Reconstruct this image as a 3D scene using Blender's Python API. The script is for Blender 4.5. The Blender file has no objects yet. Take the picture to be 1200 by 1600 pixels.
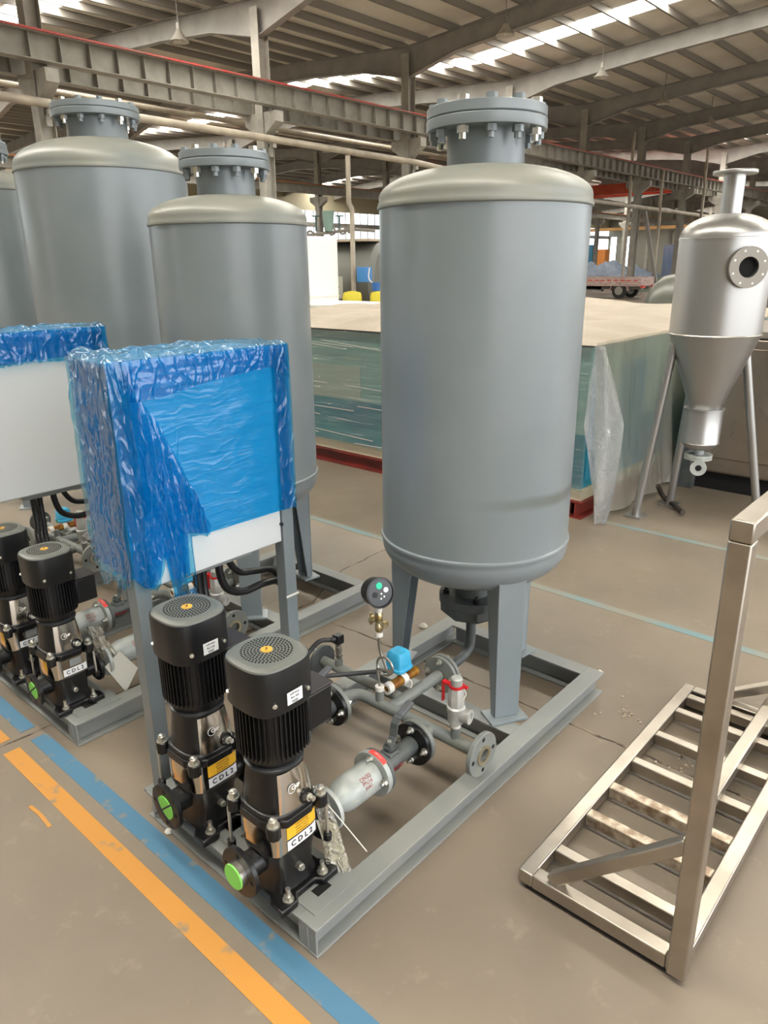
import bpy, math, random
from math import sin, cos, pi, radians as R
from mathutils import Vector as V, Matrix as M, noise
random.seed(7)
SC = bpy.context.scene; COL = SC.collection
# ---------------------------------------------------------------- camera
cd = bpy.data.cameras.new('camera'); cam = bpy.data.objects.new('camera', cd); COL.objects.link(cam)
cd.sensor_fit = 'VERTICAL'; cd.sensor_height = 24; cd.sensor_width = 18; cd.lens = 17.0175; cd.clip_end = 400
cam.matrix_world = M.Translation((0, 0, 1.65)) @ M.Rotation(R(41.749 - 90), 4, 'Z') @ M.Rotation(R(90 - 18.735), 4, 'X') @ M.Rotation(R(-.647), 4, 'Z')
SC.camera = cam
# ---------------------------------------------------------------- world: overcast sky
w = bpy.data.worlds.new('sky'); SC.world = w; w.use_nodes = True
wn = w.node_tree.nodes; bg = wn['Background']; bg.inputs[0].default_value = (.95, .97, 1.0, 1); bg.inputs[1].default_value = 3.7
SC.view_settings.view_transform = 'Standard'; SC.view_settings.look = 'None'; SC.view_settings.gamma = 1
SC.view_settings.exposure = .4; SC.view_settings.use_curve_mapping = False
SC.cycles.max_bounces = 9; SC.cycles.diffuse_bounces = 5; SC.cycles.transparent_max_bounces = 16; SC.cycles.glossy_bounces = 4
SC.cycles.sample_clamp_indirect = 6; SC.cycles.caustics_reflective = False; SC.cycles.caustics_refractive = False

# ---------------------------------------------------------------- materials
def lin(h):
    h = h.lstrip('#'); c = [int(h[i:i+2], 16)/255 for i in (0, 2, 4)]
    return [x/12.92 if x <= .04045 else ((x+.055)/1.055)**2.4 for x in c] + [1]
def mat(name, col, rough=.5, metal=0, col2=None, scale=6, det=6, lo=.4, hi=.65, bump=0, bscale=60, rvar=0, coat=0, stretch=None, spec=None, bdist=.004):
    m = bpy.data.materials.new(name); m.use_nodes = True; nt = m.node_tree; b = nt.nodes['Principled BSDF']
    b.inputs['Base Color'].default_value = lin(col); b.inputs['Roughness'].default_value = rough; b.inputs['Metallic'].default_value = metal
    if coat: b.inputs['Coat Weight'].default_value = coat; b.inputs['Coat Roughness'].default_value = .12
    if spec is not None: b.inputs['Specular IOR Level'].default_value = spec
    L = nt.links.new; tc = nt.nodes.new('ShaderNodeTexCoord'); src = tc.outputs['Object']
    if stretch:
        mp = nt.nodes.new('ShaderNodeMapping'); mp.inputs['Scale'].default_value = stretch; L(src, mp.inputs[0]); src = mp.outputs[0]
    def noi(s, d=det):
        n = nt.nodes.new('ShaderNodeTexNoise'); n.inputs['Scale'].default_value = s; n.inputs['Detail'].default_value = d; L(src, n.inputs['Vector']); return n.outputs['Fac']
    if col2 or rvar:
        f = noi(scale)
        mr = nt.nodes.new('ShaderNodeMapRange'); mr.inputs[1].default_value = lo; mr.inputs[2].default_value = hi; L(f, mr.inputs[0])
        if col2:
            mx = nt.nodes.new('ShaderNodeMix'); mx.data_type = 'RGBA'; L(mr.outputs[0], mx.inputs['Factor'])
            mx.inputs[6].default_value = lin(col); mx.inputs[7].default_value = lin(col2); L(mx.outputs[2], b.inputs['Base Color'])
        if rvar:
            m2 = nt.nodes.new('ShaderNodeMapRange'); m2.inputs[3].default_value = rough - rvar; m2.inputs[4].default_value = rough + rvar
            L(f, m2.inputs[0]); L(m2.outputs[0], b.inputs['Roughness'])
    if bump:
        bp = nt.nodes.new('ShaderNodeBump'); bp.inputs['Strength'].default_value = bump; bp.inputs['Distance'].default_value = bdist
        L(noi(bscale, 4), bp.inputs['Height']); L(bp.outputs[0], b.inputs['Normal'])
    return m
def film(name, tint, gloss=.16, haze='#ffffff', hz=.1, bump=.5, bscale=(25, 25, 25), rough=.12, bdist=.01, crease=None, cs=.8):
    """thin plastic sheet: tinted transparency + a little haze + gloss"""
    m = bpy.data.materials.new(name); m.use_nodes = True; nt = m.node_tree; n = nt.nodes; L = nt.links.new
    n.remove(n['Principled BSDF']); out = n['Material Output']
    t = n.new('ShaderNodeBsdfTransparent'); t.inputs[0].default_value = lin(tint)
    d = n.new('ShaderNodeBsdfDiffuse'); d.inputs[0].default_value = lin(haze)
    tr = n.new('ShaderNodeBsdfTranslucent'); tr.inputs[0].default_value = lin(haze)
    g = n.new('ShaderNodeBsdfGlossy'); g.inputs[0].default_value = (1, 1, 1, 1); g.inputs['Roughness'].default_value = rough
    a = n.new('ShaderNodeMixShader'); a.inputs[0].default_value = .5; L(d.outputs[0], a.inputs[1]); L(tr.outputs[0], a.inputs[2])
    b = n.new('ShaderNodeMixShader'); b.inputs[0].default_value = hz; L(t.outputs[0], b.inputs[1]); L(a.outputs[0], b.inputs[2])
    c = n.new('ShaderNodeMixShader'); lw = n.new('ShaderNodeLayerWeight'); lw.inputs[0].default_value = .27
    mr = n.new('ShaderNodeMapRange'); mr.inputs[3].default_value = gloss*.35; mr.inputs[4].default_value = min(1, gloss*2.2); L(lw.outputs['Fresnel'], mr.inputs[0]); L(mr.outputs[0], c.inputs[0])
    L(b.outputs[0], c.inputs[1]); L(g.outputs[0], c.inputs[2]); L(c.outputs[0], out.inputs[0])
    tc = n.new('ShaderNodeTexCoord'); mp = n.new('ShaderNodeMapping'); mp.inputs['Scale'].default_value = bscale; L(tc.outputs['Object'], mp.inputs[0])
    no = n.new('ShaderNodeTexNoise'); no.inputs['Scale'].default_value = 1; no.inputs['Detail'].default_value = 5; no.inputs['Distortion'].default_value = .8; L(mp.outputs[0], no.inputs[0])
    bp = n.new('ShaderNodeBump'); bp.inputs['Strength'].default_value = bump; bp.inputs['Distance'].default_value = bdist; L(no.outputs['Fac'], bp.inputs['Height'])
    nrm = bp.outputs[0]
    if crease:   # sharp folds of crumpled plastic
        m3 = n.new('ShaderNodeMapping'); m3.inputs['Scale'].default_value = crease; m3.inputs['Rotation'].default_value = (.15, .3, .1)
        add = n.new('ShaderNodeVectorMath'); add.operation = 'ADD'; L(tc.outputs['Object'], add.inputs[0])
        n2 = n.new('ShaderNodeTexNoise'); n2.inputs['Scale'].default_value = 7; L(tc.outputs['Object'], n2.inputs[0])
        sc = n.new('ShaderNodeVectorMath'); sc.operation = 'SCALE'; sc.inputs['Scale'].default_value = .12; L(n2.outputs['Color'], sc.inputs[0]); L(sc.outputs[0], add.inputs[1]); L(add.outputs[0], m3.inputs[0])
        vo = n.new('ShaderNodeTexVoronoi'); vo.feature = 'DISTANCE_TO_EDGE'; vo.inputs['Scale'].default_value = 1; L(m3.outputs[0], vo.inputs[0])
        mp2 = n.new('ShaderNodeMapRange'); mp2.inputs[2].default_value = .16; L(vo.outputs['Distance'], mp2.inputs[0])
        b2 = n.new('ShaderNodeBump'); b2.inputs['Strength'].default_value = cs; b2.inputs['Distance'].default_value = .006; b2.invert = True
        L(mp2.outputs[0], b2.inputs['Height']); L(nrm, b2.inputs['Normal']); nrm = b2.outputs[0]
    for s in (d, g): L(nrm, s.inputs['Normal'])
    L(nrm, lw.inputs['Normal'])
    return m
GREY = mat('grey_paint', '#767f83', .3, col2='#7d8589', scale=3, rvar=.05, bump=.05, bscale=8)
GREYF = mat('skid_paint', '#7d807f', .5, col2='#878883', scale=5, bump=.1)
GREYP = mat('pipe_paint', '#717674', .45, col2='#7e807a', scale=12, bump=.1)
DARKP = mat('dark_grey_paint', '#44494b', .5, col2='#545856', scale=14)
BLACK = mat('black_casting', '#0d0d0f', .33, bump=.15, bscale=200)
BLACKM = mat('black_motor', '#08090c', .4)
CAPM = mat('fan_cowl_grey_black', '#626560', .42, bump=.25, bscale=350, bdist=.001)
COWL = mat('cowl_side', '#121417', .38)
STEEL = mat('polished_steel', '#cfc9bf', .16, 1, rvar=.05, scale=9)
STEELB = mat('brushed_steel', '#bdb8b0', .33, 1, col2='#a9a49c', rvar=.1, scale=4)
SILVER = mat('silver_paint', '#aaaaa7', .38, .35, col2='#bdbdb8', scale=20, bump=.3, bscale=90)
ZINC = mat('zinc_bolt', '#d6d4cc', .36, 1, rvar=.1, scale=60)
CAST = mat('cast_light_grey', '#aeb1ad', .42, .15, col2='#9aa09c', scale=14, bump=.3)
BRASS = mat('brass', '#b39b63', .35, 1, col2='#d8cfae', scale=60)
BRASSD = mat('brown_brass', '#a2731f', .45, .5, col2='#7c4d1c', scale=30)
WHITE = mat('white_cabinet_paint', '#c9cdcf', .45)
WHITEL = mat('white_label', '#d8dadb', .5)
YELL = mat('yellow_label', '#e7b02a', .5)
BADGE = mat('badge_yellow', '#d2a13a', .5)
INK = mat('black_ink', '#16181c', .6)
REDINK = mat('red_ink', '#a8242c', .6)
GREENC = mat('green_cap', '#86dc62', .5)
GREENL = mat('green_lit_mark', '#17c29a', .4)
REDP = mat('red_paint', '#bf1d22', .4)
REDTAG = mat('red_tag', '#d5453f', .5)
HOSE = mat('black_hose', '#101114', .4)
HOSEG = mat('grey_black_cable', '#2e2f31', .5)
BLUEP = mat('blue_plastic', '#2f9cc9', .45, col2='#3ba9d2', scale=30)
PTFE = mat('white_tape', '#dbd7cf', .6)
GALV = mat('gold_zinc', '#c3bda6', .3, .9)
CLEARBAG = film('clear_plastic_bag', '#f2efe4', .3, '#e9e2cd', .35, .8, (40, 40, 40), crease=(40, 40, 20))
PAPER = mat('paper_card', '#cfcdc2', .7)
FILMB = film('blue_wrap_film', '#82dcfa', .08, '#0aa0e6', .5, .4, (2, 10, 34), .12, crease=(4, 4, 26), cs=.2)
FILMB2 = film('blue_wrap_film_gathered', '#98e8fa', .14, '#0a8cd4', .26, .8, (40, 40, 12), .08, .006, (24, 24, 7), .5)
FILMT = film('film_top', '#a9d4ee', .2, '#7fbbe0', .35, .8, (20, 20, 20), .14, crease=(28, 28, 28))
CARTM = mat('brushed_tube', '#bab3a8', .34, 1, col2='#a39b90', scale=5, rvar=.1, bump=.06, bscale=20)
RUST = mat('rust_stain_tube', '#8d7b69', .4, .8, col2='#c9bfae', scale=30)
HOP = mat('hopper_silver_paint', '#a9a8a6', .36, .85, col2='#a8a8a7', scale=3, rvar=.06, bump=.08, bscale=5)
HOLE = mat('dark_inside', '#070707', .9)
# floor
def floor_mat():
    m = mat('concrete_floor', '#746a5d', .42, col2='#86796a', scale=1.1, det=9, lo=.35, hi=.66, bump=.12, bscale=30)
    nt = m.node_tree; n = nt.nodes; L = nt.links.new; b = n['Principled BSDF']; mx = [x for x in n if x.type == 'MIX'][0]
    tc = [x for x in n if x.type == 'TEX_COORD'][0]
    f = n.new('ShaderNodeTexNoise'); f.inputs['Scale'].default_value = 9; f.inputs['Detail'].default_value = 8; f.inputs['Roughness'].default_value = .7; L(tc.outputs['Object'], f.inputs[0])
    mr = n.new('ShaderNodeMapRange'); mr.inputs[1].default_value = .58; mr.inputs[2].default_value = .78; mr.inputs[4].default_value = .28; L(f.outputs[0], mr.inputs[0])
    m2 = n.new('ShaderNodeMix'); m2.data_type = 'RGBA'; L(mr.outputs[0], m2.inputs[0]); L(mx.outputs[2], m2.inputs[6]); m2.inputs[7].default_value = lin('#b5aa99')
    f2 = n.new('ShaderNodeTexNoise'); f2.inputs['Scale'].default_value = 2.6; f2.inputs['Detail'].default_value = 5; L(tc.outputs['Object'], f2.inputs[0])
    mr2 = n.new('ShaderNodeMapRange'); mr2.inputs[1].default_value = .55; mr2.inputs[2].default_value = .8; mr2.inputs[4].default_value = .35; L(f2.outputs[0], mr2.inputs[0])
    m3 = n.new('ShaderNodeMix'); m3.data_type = 'RGBA'; L(mr2.outputs[0], m3.inputs[0]); L(m2.outputs[2], m3.inputs[6]); m3.inputs[7].default_value = lin('#6c604f')
    L(m3.outputs[2], b.inputs['Base Color'])
    r = n.new('ShaderNodeMapRange'); r.inputs[3].default_value = .38; r.inputs[4].default_value = .62; L(f2.outputs[0], r.inputs[0]); L(r.outputs[0], b.inputs['Roughness'])
    return m
FLOOR = floor_mat()
JOINT = mat('slab_joint', '#4b4238', .8, col2='#8a7c6a', scale=8, lo=.5, hi=.6)
def worn(name, col):
    m = mat(name, col, .5, col2='#857a68', scale=14, det=10, lo=.6, hi=.72); return m
BLUEL = worn('worn_blue_line', '#47738f'); ORANGE = worn('worn_orange_line', '#bd8438')
BLUEF = mat('faded_blue_line', '#6f8a8d', .5, col2='#8b8271', scale=3, lo=.4, hi=.7)
# building
ROOF = mat('roof_sheet', '#e6e3dc', .6, col2='#d8d4cb', scale=.6, bump=0)
STL = mat('roof_steel', '#96938f', .5, col2='#8a8784', scale=2)
STLD = mat('purlin_steel', '#85817c', .55)
COLM = mat('column_paint', '#a8a59d', .5, col2='#96938c', scale=3)
BEAMP = mat('runway_paint', '#96938c', .5, col2='#86837b', scale=3)
REDR = mat('red_rail', '#b5443f', .5, col2='#8f5a52', scale=3)
PIPEW = mat('cream_pipe', '#b8b0a0', .5, col2='#a0978a', scale=2)
WALLC = mat('cream_cladding', '#b9b299', .6)
WALLD = mat('dull_cladding', '#8f8b80', .7)
GLASS = film('window_glass', '#f2f6f6', .1, '#ffffff', .04, 0)
SKYL = bpy.data.materials.new('skylight_sheet'); SKYL.use_nodes = True
_b = SKYL.node_tree.nodes['Principled BSDF']; _b.inputs['Base Color'].default_value = (.8, .78, .7, 1); _b.inputs['Emission Color'].default_value = (1, .95, .84, 1); _b.inputs['Emission Strength'].default_value = 24

# ---------------------------------------------------------------- mesh builder
class MB:
    def __init__(s, m=None): s.v = []; s.f = []; s.m = m
    def add(s, vs, fs):
        k = len(s.v); s.v += [tuple(s.m @ V(p)) if s.m else tuple(p) for p in vs]; s.f += [tuple(i+k for i in f) for f in fs]; return s
    def box(s, a, b):
        x0, y0, z0 = a; x1, y1, z1 = b
        return s.add([(x0,y0,z0),(x1,y0,z0),(x1,y1,z0),(x0,y1,z0),(x0,y0,z1),(x1,y0,z1),(x1,y1,z1),(x0,y1,z1)],
                     [(0,3,2,1),(4,5,6,7),(0,1,5,4),(1,2,6,5),(2,3,7,6),(3,0,4,7)])
    def cbox(s, c, d): return s.box([c[i]-d[i]/2 for i in range(3)], [c[i]+d[i]/2 for i in range(3)])
    def prism(s, poly, z0, z1):
        n = len(poly); area = sum(poly[i][0]*poly[(i+1)%n][1]-poly[(i+1)%n][0]*poly[i][1] for i in range(n))
        if area < 0: poly = poly[::-1]
        return s.add([(x, y, z0) for x, y in poly] + [(x, y, z1) for x, y in poly],
                     [tuple(range(n-1, -1, -1)), tuple(range(n, 2*n))] + [(i, (i+1) % n, n+(i+1) % n, n+i) for i in range(n)])
    def lathe(s, prof, n=32, e=2, c=(0, 0), close=False, flat=False):
        vs = []; fs = []; k = len(prof)
        for i in range(n):
            t = 2*pi*i/n; a, b = cos(t), sin(t)
            q = 1 if e == 2 else 1/((abs(a)**e + abs(b)**e)**(1/e))
            for r, z in prof: vs.append((c[0]+r*q*a, c[1]+r*q*b, z))
        for i in range(n):
            j = (i+1) % n
            for p in range(k if close else k-1):
                q2 = (p+1) % k; fs.append((i*k+p, j*k+p, j*k+q2, i*k+q2))
        if not close:
            if prof[0][0] > 1e-6: fs.append(tuple(i*k for i in range(n-1, -1, -1)))
            if prof[-1][0] > 1e-6: fs.append(tuple(i*k+k-1 for i in range(n)))
        return s.add(vs, fs)
    def cyl(s, p0, p1, r0, r1=None, n=16):
        p0, p1 = V(p0), V(p1); d = p1-p0; r1 = r0 if r1 is None else r1
        q = d.to_track_quat('Z', 'Y').to_matrix().to_4x4(); old = s.m
        s.m = (old or M()) @ M.Translation(p0) @ q; s.lathe([(r0, 0), (r1, d.length)], n); s.m = old; return s
    def ring(s, p0, p1, ri, ro, n=28):
        p0, p1 = V(p0), V(p1); d = p1-p0; q = d.to_track_quat('Z', 'Y').to_matrix().to_4x4(); old = s.m; l = d.length
        s.m = (old or M()) @ M.Translation(p0) @ q; s.lathe([(ri, 0), (ro, 0), (ro, l), (ri, l)], n, close=True); s.m = old; return s
    def tube(s, pts, r, n=8, caps=True):
        P = [V(p) for p in pts]; k = len(P); vs = []; up = None
        for i, p in enumerate(P):
            t = (P[min(i+1, k-1)] - P[max(i-1, 0)]).normalized()
            if up is None: up = t.orthogonal().normalized()
            up = (up - t*up.dot(t)).normalized(); b = t.cross(up)
            rr = r[i] if isinstance(r, (list, tuple)) else r
            for j in range(n):
                a = 2*pi*j/n; vs.append(tuple(p + up*(rr*cos(a)) + b*(rr*sin(a))))
        fs = [(i*n+j, i*n+(j+1) % n, (i+1)*n+(j+1) % n, (i+1)*n+j) for i in range(k-1) for j in range(n)]
        if caps: fs += [tuple(range(n-1, -1, -1)), tuple(range((k-1)*n, k*n))]
        return s.add(vs, fs)
    def bar(s, p0, p1, w, h, up=(0, 0, 1)):
        p0, p1 = V(p0), V(p1); t = (p1-p0).normalized(); u = V(up); u = (u-t*u.dot(t)).normalized(); b = t.cross(u)
        o = [b*(x*w/2)+u*(y*h/2) for x, y in ((-1,-1),(1,-1),(1,1),(-1,1))]
        return s.add([tuple(p0+q) for q in o]+[tuple(p1+q) for q in o], [(3,2,1,0),(4,5,6,7),(0,1,5,4),(1,2,6,5),(2,3,7,6),(3,0,4,7)])
    def ibeam(s, p0, p1, w, h, t=.008, tw=.006, up=(0, 0, 1)):
        u = V(up); k = u*(h/2-t/2); a, b = V(p0), V(p1)
        s.bar(a+k, b+k, w, t, up); s.bar(a-k, b-k, w, t, up); return s.bar(a, b, tw, h-2*t, up)
    def o(s, name, m, parent=None, bev=0, smooth=True, loc=None, kind=None, label=None):
        me = bpy.data.meshes.new(name); me.from_pydata(s.v, [], s.f); me.validate()
        if smooth:
            me.polygons.foreach_set('use_smooth', [True]*len(me.polygons)); me.set_sharp_from_angle(angle=R(38))
        me.materials.append(m); ob = bpy.data.objects.new(name, me); COL.objects.link(ob)
        if parent: ob.parent = parent
        if loc: ob.location = loc
        if bev:
            b = ob.modifiers.new('bevel', 'BEVEL'); b.width = bev; b.segments = 2; b.limit_method = 'ANGLE'; b.angle_limit = R(40); b.harden_normals = False
        if kind: ob['kind'] = kind
        if label: ob['label'] = label
        return ob
def tag(o, label, cat, group=None):
    o['label'] = label; o['category'] = cat
    if group: o['group'] = group
    return o
def thing(name, label, cat, loc=(0, 0, 0), group=None, rz=0):
    e = bpy.data.objects.new(name, None); COL.objects.link(e); e.location = loc; e.rotation_euler.z = rz; e.empty_display_size = .1
    return tag(e, label, cat, group)
def struct(o): o['kind'] = 'structure'; return o
def kids(o): return [c for c in bpy.data.objects if c.parent == o]
def dup(o, loc=None, label=None, group=None, parent=None, cm=None):
    if cm is None:
        cm = {}
        for c in bpy.data.objects:
            if c.parent: cm.setdefault(c.parent.name, []).append(c)
    n = o.copy(); COL.objects.link(n)
    if parent: n.parent = parent
    if loc: n.location = loc
    if label: n['label'] = label
    if group: n['group'] = group
    for c in cm.get(o.name, []): dup(c, parent=n, cm=cm)
    return n
def sm(pts, n=8):
    """Catmull-Rom through pts"""
    P = [V(p) for p in pts]; P = [P[0]*2-P[1]] + P + [P[-1]*2-P[-2]]; out = []
    for i in range(1, len(P)-2):
        for k in range(n):
            t = k/n; a, b, c, d = P[i-1:i+3]
            out.append(.5*((2*b)+(c-a)*t+(2*a-5*b+4*c-d)*t*t+(3*b-a-3*c+d)*t**3))
    return out + [P[-2]]
def text(name, s, size, m, parent, fn, ext=.0006, bold=.0, spacing=1.0):
    c = bpy.data.curves.new('t', 'FONT'); c.body = s; c.size = size; c.align_x = 'CENTER'; c.align_y = 'CENTER'; c.extrude = ext; c.offset = bold; c.resolution_u = 3; c.space_character = spacing
    o = bpy.data.objects.new('t', c); COL.objects.link(o); bpy.context.view_layer.update()
    me = bpy.data.meshes.new_from_object(o.evaluated_get(bpy.context.evaluated_depsgraph_get())); bpy.data.objects.remove(o); bpy.data.curves.remove(c)
    for v in me.vertices: v.co = V(fn(*v.co))
    me.name = name; me.materials.clear(); me.materials.append(m); ob = bpy.data.objects.new(name, me); COL.objects.link(ob); ob.parent = parent; return ob
def hexbolt(mb, p, d, r=.011, h=.009, L=.02, n2=True):
    """hex nut with threaded stub along d"""
    p, d = V(p), V(d).normalized(); mb.cyl(p, p+d*.002, r*1.25, n=10); mb.cyl(p+d*.002, p+d*(h+.002), r, n=6); mb.cyl(p+d*h, p+d*(h+L), r*.55, r*.5, n=8); return mb
def flange_at(name, parent, c, ax, Rr, t, bore, nb, rb, m, bolts=None, ph=.4, holes=False, hm=None, bl=.012):
    c = V(c); ax = V(ax).normalized(); mb = MB()
    mb.ring(c-ax*t/2, c+ax*t/2, bore, Rr, 36); f = mb.o(name, m, parent, .0015)
    u = ax.orthogonal().normalized(); v2 = ax.cross(u)
    for i in range(nb):
        a = 2*pi*i/nb+ph; p = c+u*(rb*cos(a))+v2*(rb*sin(a))
        if bolts:
            b = MB(); hexbolt(b, p+ax*t/2*bolts, ax*bolts, Rr*.14, Rr*.1, bl); b.o('bolt', ZINC, f)
        elif holes:
            b = MB(); b.cyl(p-ax*(t/2+.0006), p+ax*(t/2+.0006), Rr*(.1 if not hm else .06), n=12); b.o('bolt_hole', hm or HOLE, f)
    return f

# ================================================================ FLOOR
struct(MB().box((-31, -9, -.3), (112, 52, 0)).o('floor', FLOOR, smooth=False))
gr = MB().box((-200, -200, -.5), (300, 250, -.32)).o('ground', mat('outside_ground', '#b5b0a4', .9)); struct(gr)
def strip(name, m, x0, y0, x1, y1, label, z=.0015, group=None):
    o = MB().box((x0, y0, 0), (x1, y1, z)).o(name, m, smooth=False); return tag(o, label, 'floor marking', group)
def wob(name, m, pts, wd, label, cat, z=.002):
    mb = MB(); P = [V((x, y, 0)) for x, y in pts]
    for a, b in zip(P, P[1:]): mb.bar(a+V((0, 0, z/2)), b+V((0, 0, z/2)), wd, z)
    return tag(mb.o(name, m, smooth=False), label, cat)
strip('blue_floor_line', BLUEL, .822, -3, .882, 2.50, 'wide worn blue line in front of the pump skids')
strip('blue_floor_line', BLUEL, .818, 2.575, .872, 9, 'blue line beyond the slab joint at the left edge')
strip('orange_floor_line', ORANGE, .72, -3, .778, 2.49, 'orange line running beside the wide blue line in front')
strip('orange_floor_line', ORANGE, .722, 2.565, .776, 9, 'short orange line end at the left photo edge beyond the joint')
strip('faded_floor_line', BLUEF, 3.2, -6, 3.25, 3.6, 'faded thin blue line behind the nearest skid, nearer of two')
strip('faded_floor_line', BLUEF, 4.40, -6, 4.45, 2.0, 'faded thin blue line passing the wrapped crate and hopper foot')
wob('paint_chip', ORANGE, [(.667, 2.15), (.672, 2.09), (.668, 2.01)], .012, 'small stray orange paint streak left of the orange line', 'paint mark')
random.seed(3)
def joint(pts, wd=.008):
    mb = MB()
    out = []
    for a, b in zip(pts, pts[1:]):
        n = max(2, int((V(b)-V(a)).length/.06))
        for i in range(n): t = i/n; out.append((a[0]+(b[0]-a[0])*t+random.uniform(-.006, .006), a[1]+(b[1]-a[1])*t+random.uniform(-.006, .006)))
    out.append(pts[-1])
    for a, b in zip(out, out[1:]): w_ = wd*random.uniform(.4, 1.5); mb.bar((a[0], a[1], .0008), (b[0], b[1], .0008), w_, .0016)
    return mb
jo = joint([(-1, 2.535), (.9, 2.54), (2.3, 2.56)]).o('trim_1', JOINT, smooth=False); struct(jo)
struct(joint([(2.3, 2.56), (2.7, 2.74), (4.4, 2.8)], .005).o('trim_2', JOINT, smooth=False))
struct(joint([(2.215, -1), (2.212, 1.04), (2.215, 2.4)]).o('trim_3', JOINT, smooth=False))

# ================================================================ BUILDING
YC, YB, YF, YN = 16.7, 33.5, 50.3, -7.3; EV = 8.3; SL = .07
COLX = [2.1+6*k for k in range(-5, 18)]
ceil = bpy.data.objects.new('ceiling', None); COL.objects.link(ceil); ceil['kind'] = 'structure'
bays = [(YN, (YN+YC)/2, YC), (YC, (YC+YB)/2, YB), (YB, (YB+YF)/2, YF)]
def zr(y):
    for a, r, b in bays:
        if a <= y <= b: return EV+SL*min(y-a, b-y)
    return EV
XS0, XS1 = -30, 106
SKYX = [-24.9, -.9, 11.1, 23.1, 47.1, 71.1, 95.1]  # strips over and behind the camera are unseen, added for more light
for a, r, b in bays:
    for y0, y1 in ((a, r), (r, b)):
        z0, z1 = zr(y0), zr(y1); xs = [XS0] + sum([[x, x+1.0] for x in SKYX], []) + [XS1]
        mb = MB()
        for i in range(0, len(xs), 2):
            xa, xb = xs[i], xs[i+1]
            mb.add([(xa,y0,z0+.02),(xb,y0,z0+.02),(xb,y1,z1+.02),(xa,y1,z1+.02),(xa,y0,z0+.1),(xb,y0,z0+.1),(xb,y1,z1+.1),(xa,y1,z1+.1)],
                   [(0,3,2,1),(4,5,6,7),(0,1,5,4),(1,2,6,5),(2,3,7,6),(3,0,4,7)])
        mb.o('roof_sheet', ROOF, ceil, smooth=False)
pur = None
PY = []
for a, r, b in bays:
    n = int((r-a)/1.12); sp = (r-a)/n
    for k in range(n): PY += [a+sp*(k+.4), b-sp*(k+.4)]
for y in PY:
    if pur is None:
        pm = MB().box((XS0, -.03, -.2), (XS1, -.024, 0)).box((XS0, -.03, -.2), (XS1, .04, -.194)).box((XS0, -.03, -.006), (XS1, .04, 0)); pur = pm.o('purlin', STLD, ceil, smooth=False); o = pur
    else: o = pur.copy(); COL.objects.link(o)
    o.location = (0, y, zr(y)+.015)
# skylight sheets between purlins
sk = None; PYs = sorted(PY)
for x in SKYX:
    for a, r, b in bays:
        ys = [a]+[y for y in PYs if a < y < b]+[b]
        for y0, y1 in zip(ys, ys[1:]):
            if y0 < r < y1: continue
            if sk is None: sk = MB().box((0, -.5, 0), (1.0, .5, .03)).o('skylight_panel', SKYL, ceil, smooth=False); o = sk
            else: o = sk.copy(); COL.objects.link(o)
            ym = (y0+y1)/2; o.location = (x, ym, zr(ym)+.035); o.scale = (1, (y1-y0)*1.0, 1); o.rotation_euler.x = math.atan(SL if ym < r else -SL)
# rafters: tapered I sections, deep at the valley columns
rafm = {}
for bi, (a, r, b) in enumerate(bays):
    mb = MB(); H = r-a
    for sgn, y0 in ((1, a), (-1, b)):
        st = [(0, .86), (1.9, .56), (H*.5, .5), (H, .55)]
        lo = [(y0+sgn*d, EV-.19+SL*d-h) for d, h in st]; hi = [(y0+sgn*d, EV-.19+SL*d) for d, h in st]
        for i in range(3):
            q = [lo[i], lo[i+1], hi[i+1], hi[i]]
            mb.add([(-.006, y, z) for y, z in q]+[(.006, y, z) for y, z in q], [(0,1,2,3),(7,6,5,4),(0,4,5,1),(1,5,6,2),(2,6,7,3),(3,7,4,0)])
            for (ya, za), (yb, zb) in ((lo[i], lo[i+1]), (hi[i], hi[i+1])): mb.bar((0, ya, za), (0, yb, zb), .22, .014)
    for k, x in enumerate(COLX):
        if k == 0: o = mb.o('rafter', STL, ceil, smooth=False); rafm[bi] = o
        else: o = rafm[bi].copy(); COL.objects.link(o)
        o.location = (x, 0, 0)
# columns
def column(x, y, label, group, proto=[]):
    if not proto:
        t = thing('steel_column', label, 'column', (x, y, 0), group)
        MB().bar((-.16, 0, 0), (-.16, 0, 7.9), .3, .016, (1, 0, 0)).bar((.16, 0, 0), (.16, 0, 7.9), .3, .016, (1, 0, 0)).bar((0, 0, 0), (0, 0, 7.9), .016, .3, (1, 0, 0)).o('shaft', COLM, t, smooth=False)
        MB().box((-.25, -.25, 0), (.25, .25, .03)).o('base_plate', COLM, t, smooth=False)
        for s in (-1, 1):
            MB().add([(-.14, s*.14, 4.95), (.14, s*.14, 4.95), (.14, s*.14, 5.5), (-.14, s*.14, 5.5), (-.14, s*.62, 5.25), (.14, s*.62, 5.25), (.14, s*.62, 5.5), (-.14, s*.62, 5.5)],
                     [(0,1,2,3),(4,7,6,5),(0,4,5,1),(2,6,7,3),(0,3,7,4),(1,5,6,2)]).o('corbel', COLM, t, smooth=False)
        proto.append(t); return t
    return dup(proto[0], (x, y, 0), label, group)
names = {8.1: 'steel column behind the neck of the big left tank, red rail crossing it', 14.1: 'pale steel column above the second tank from the right, with brackets', 20.1: 'steel column between the second tank and the nearest tank'}
for x in COLX:
    if x < 8: continue
    column(x, YC, names.get(round(x, 1), 'grey steel column further along the crane runway behind the nearest tank'), None if round(x, 1) in names else 'far columns of the runway row')
for x in COLX[7:]: column(x, YB, 'distant steel column of the row beyond the crane runway', 'columns of the second row')
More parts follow.
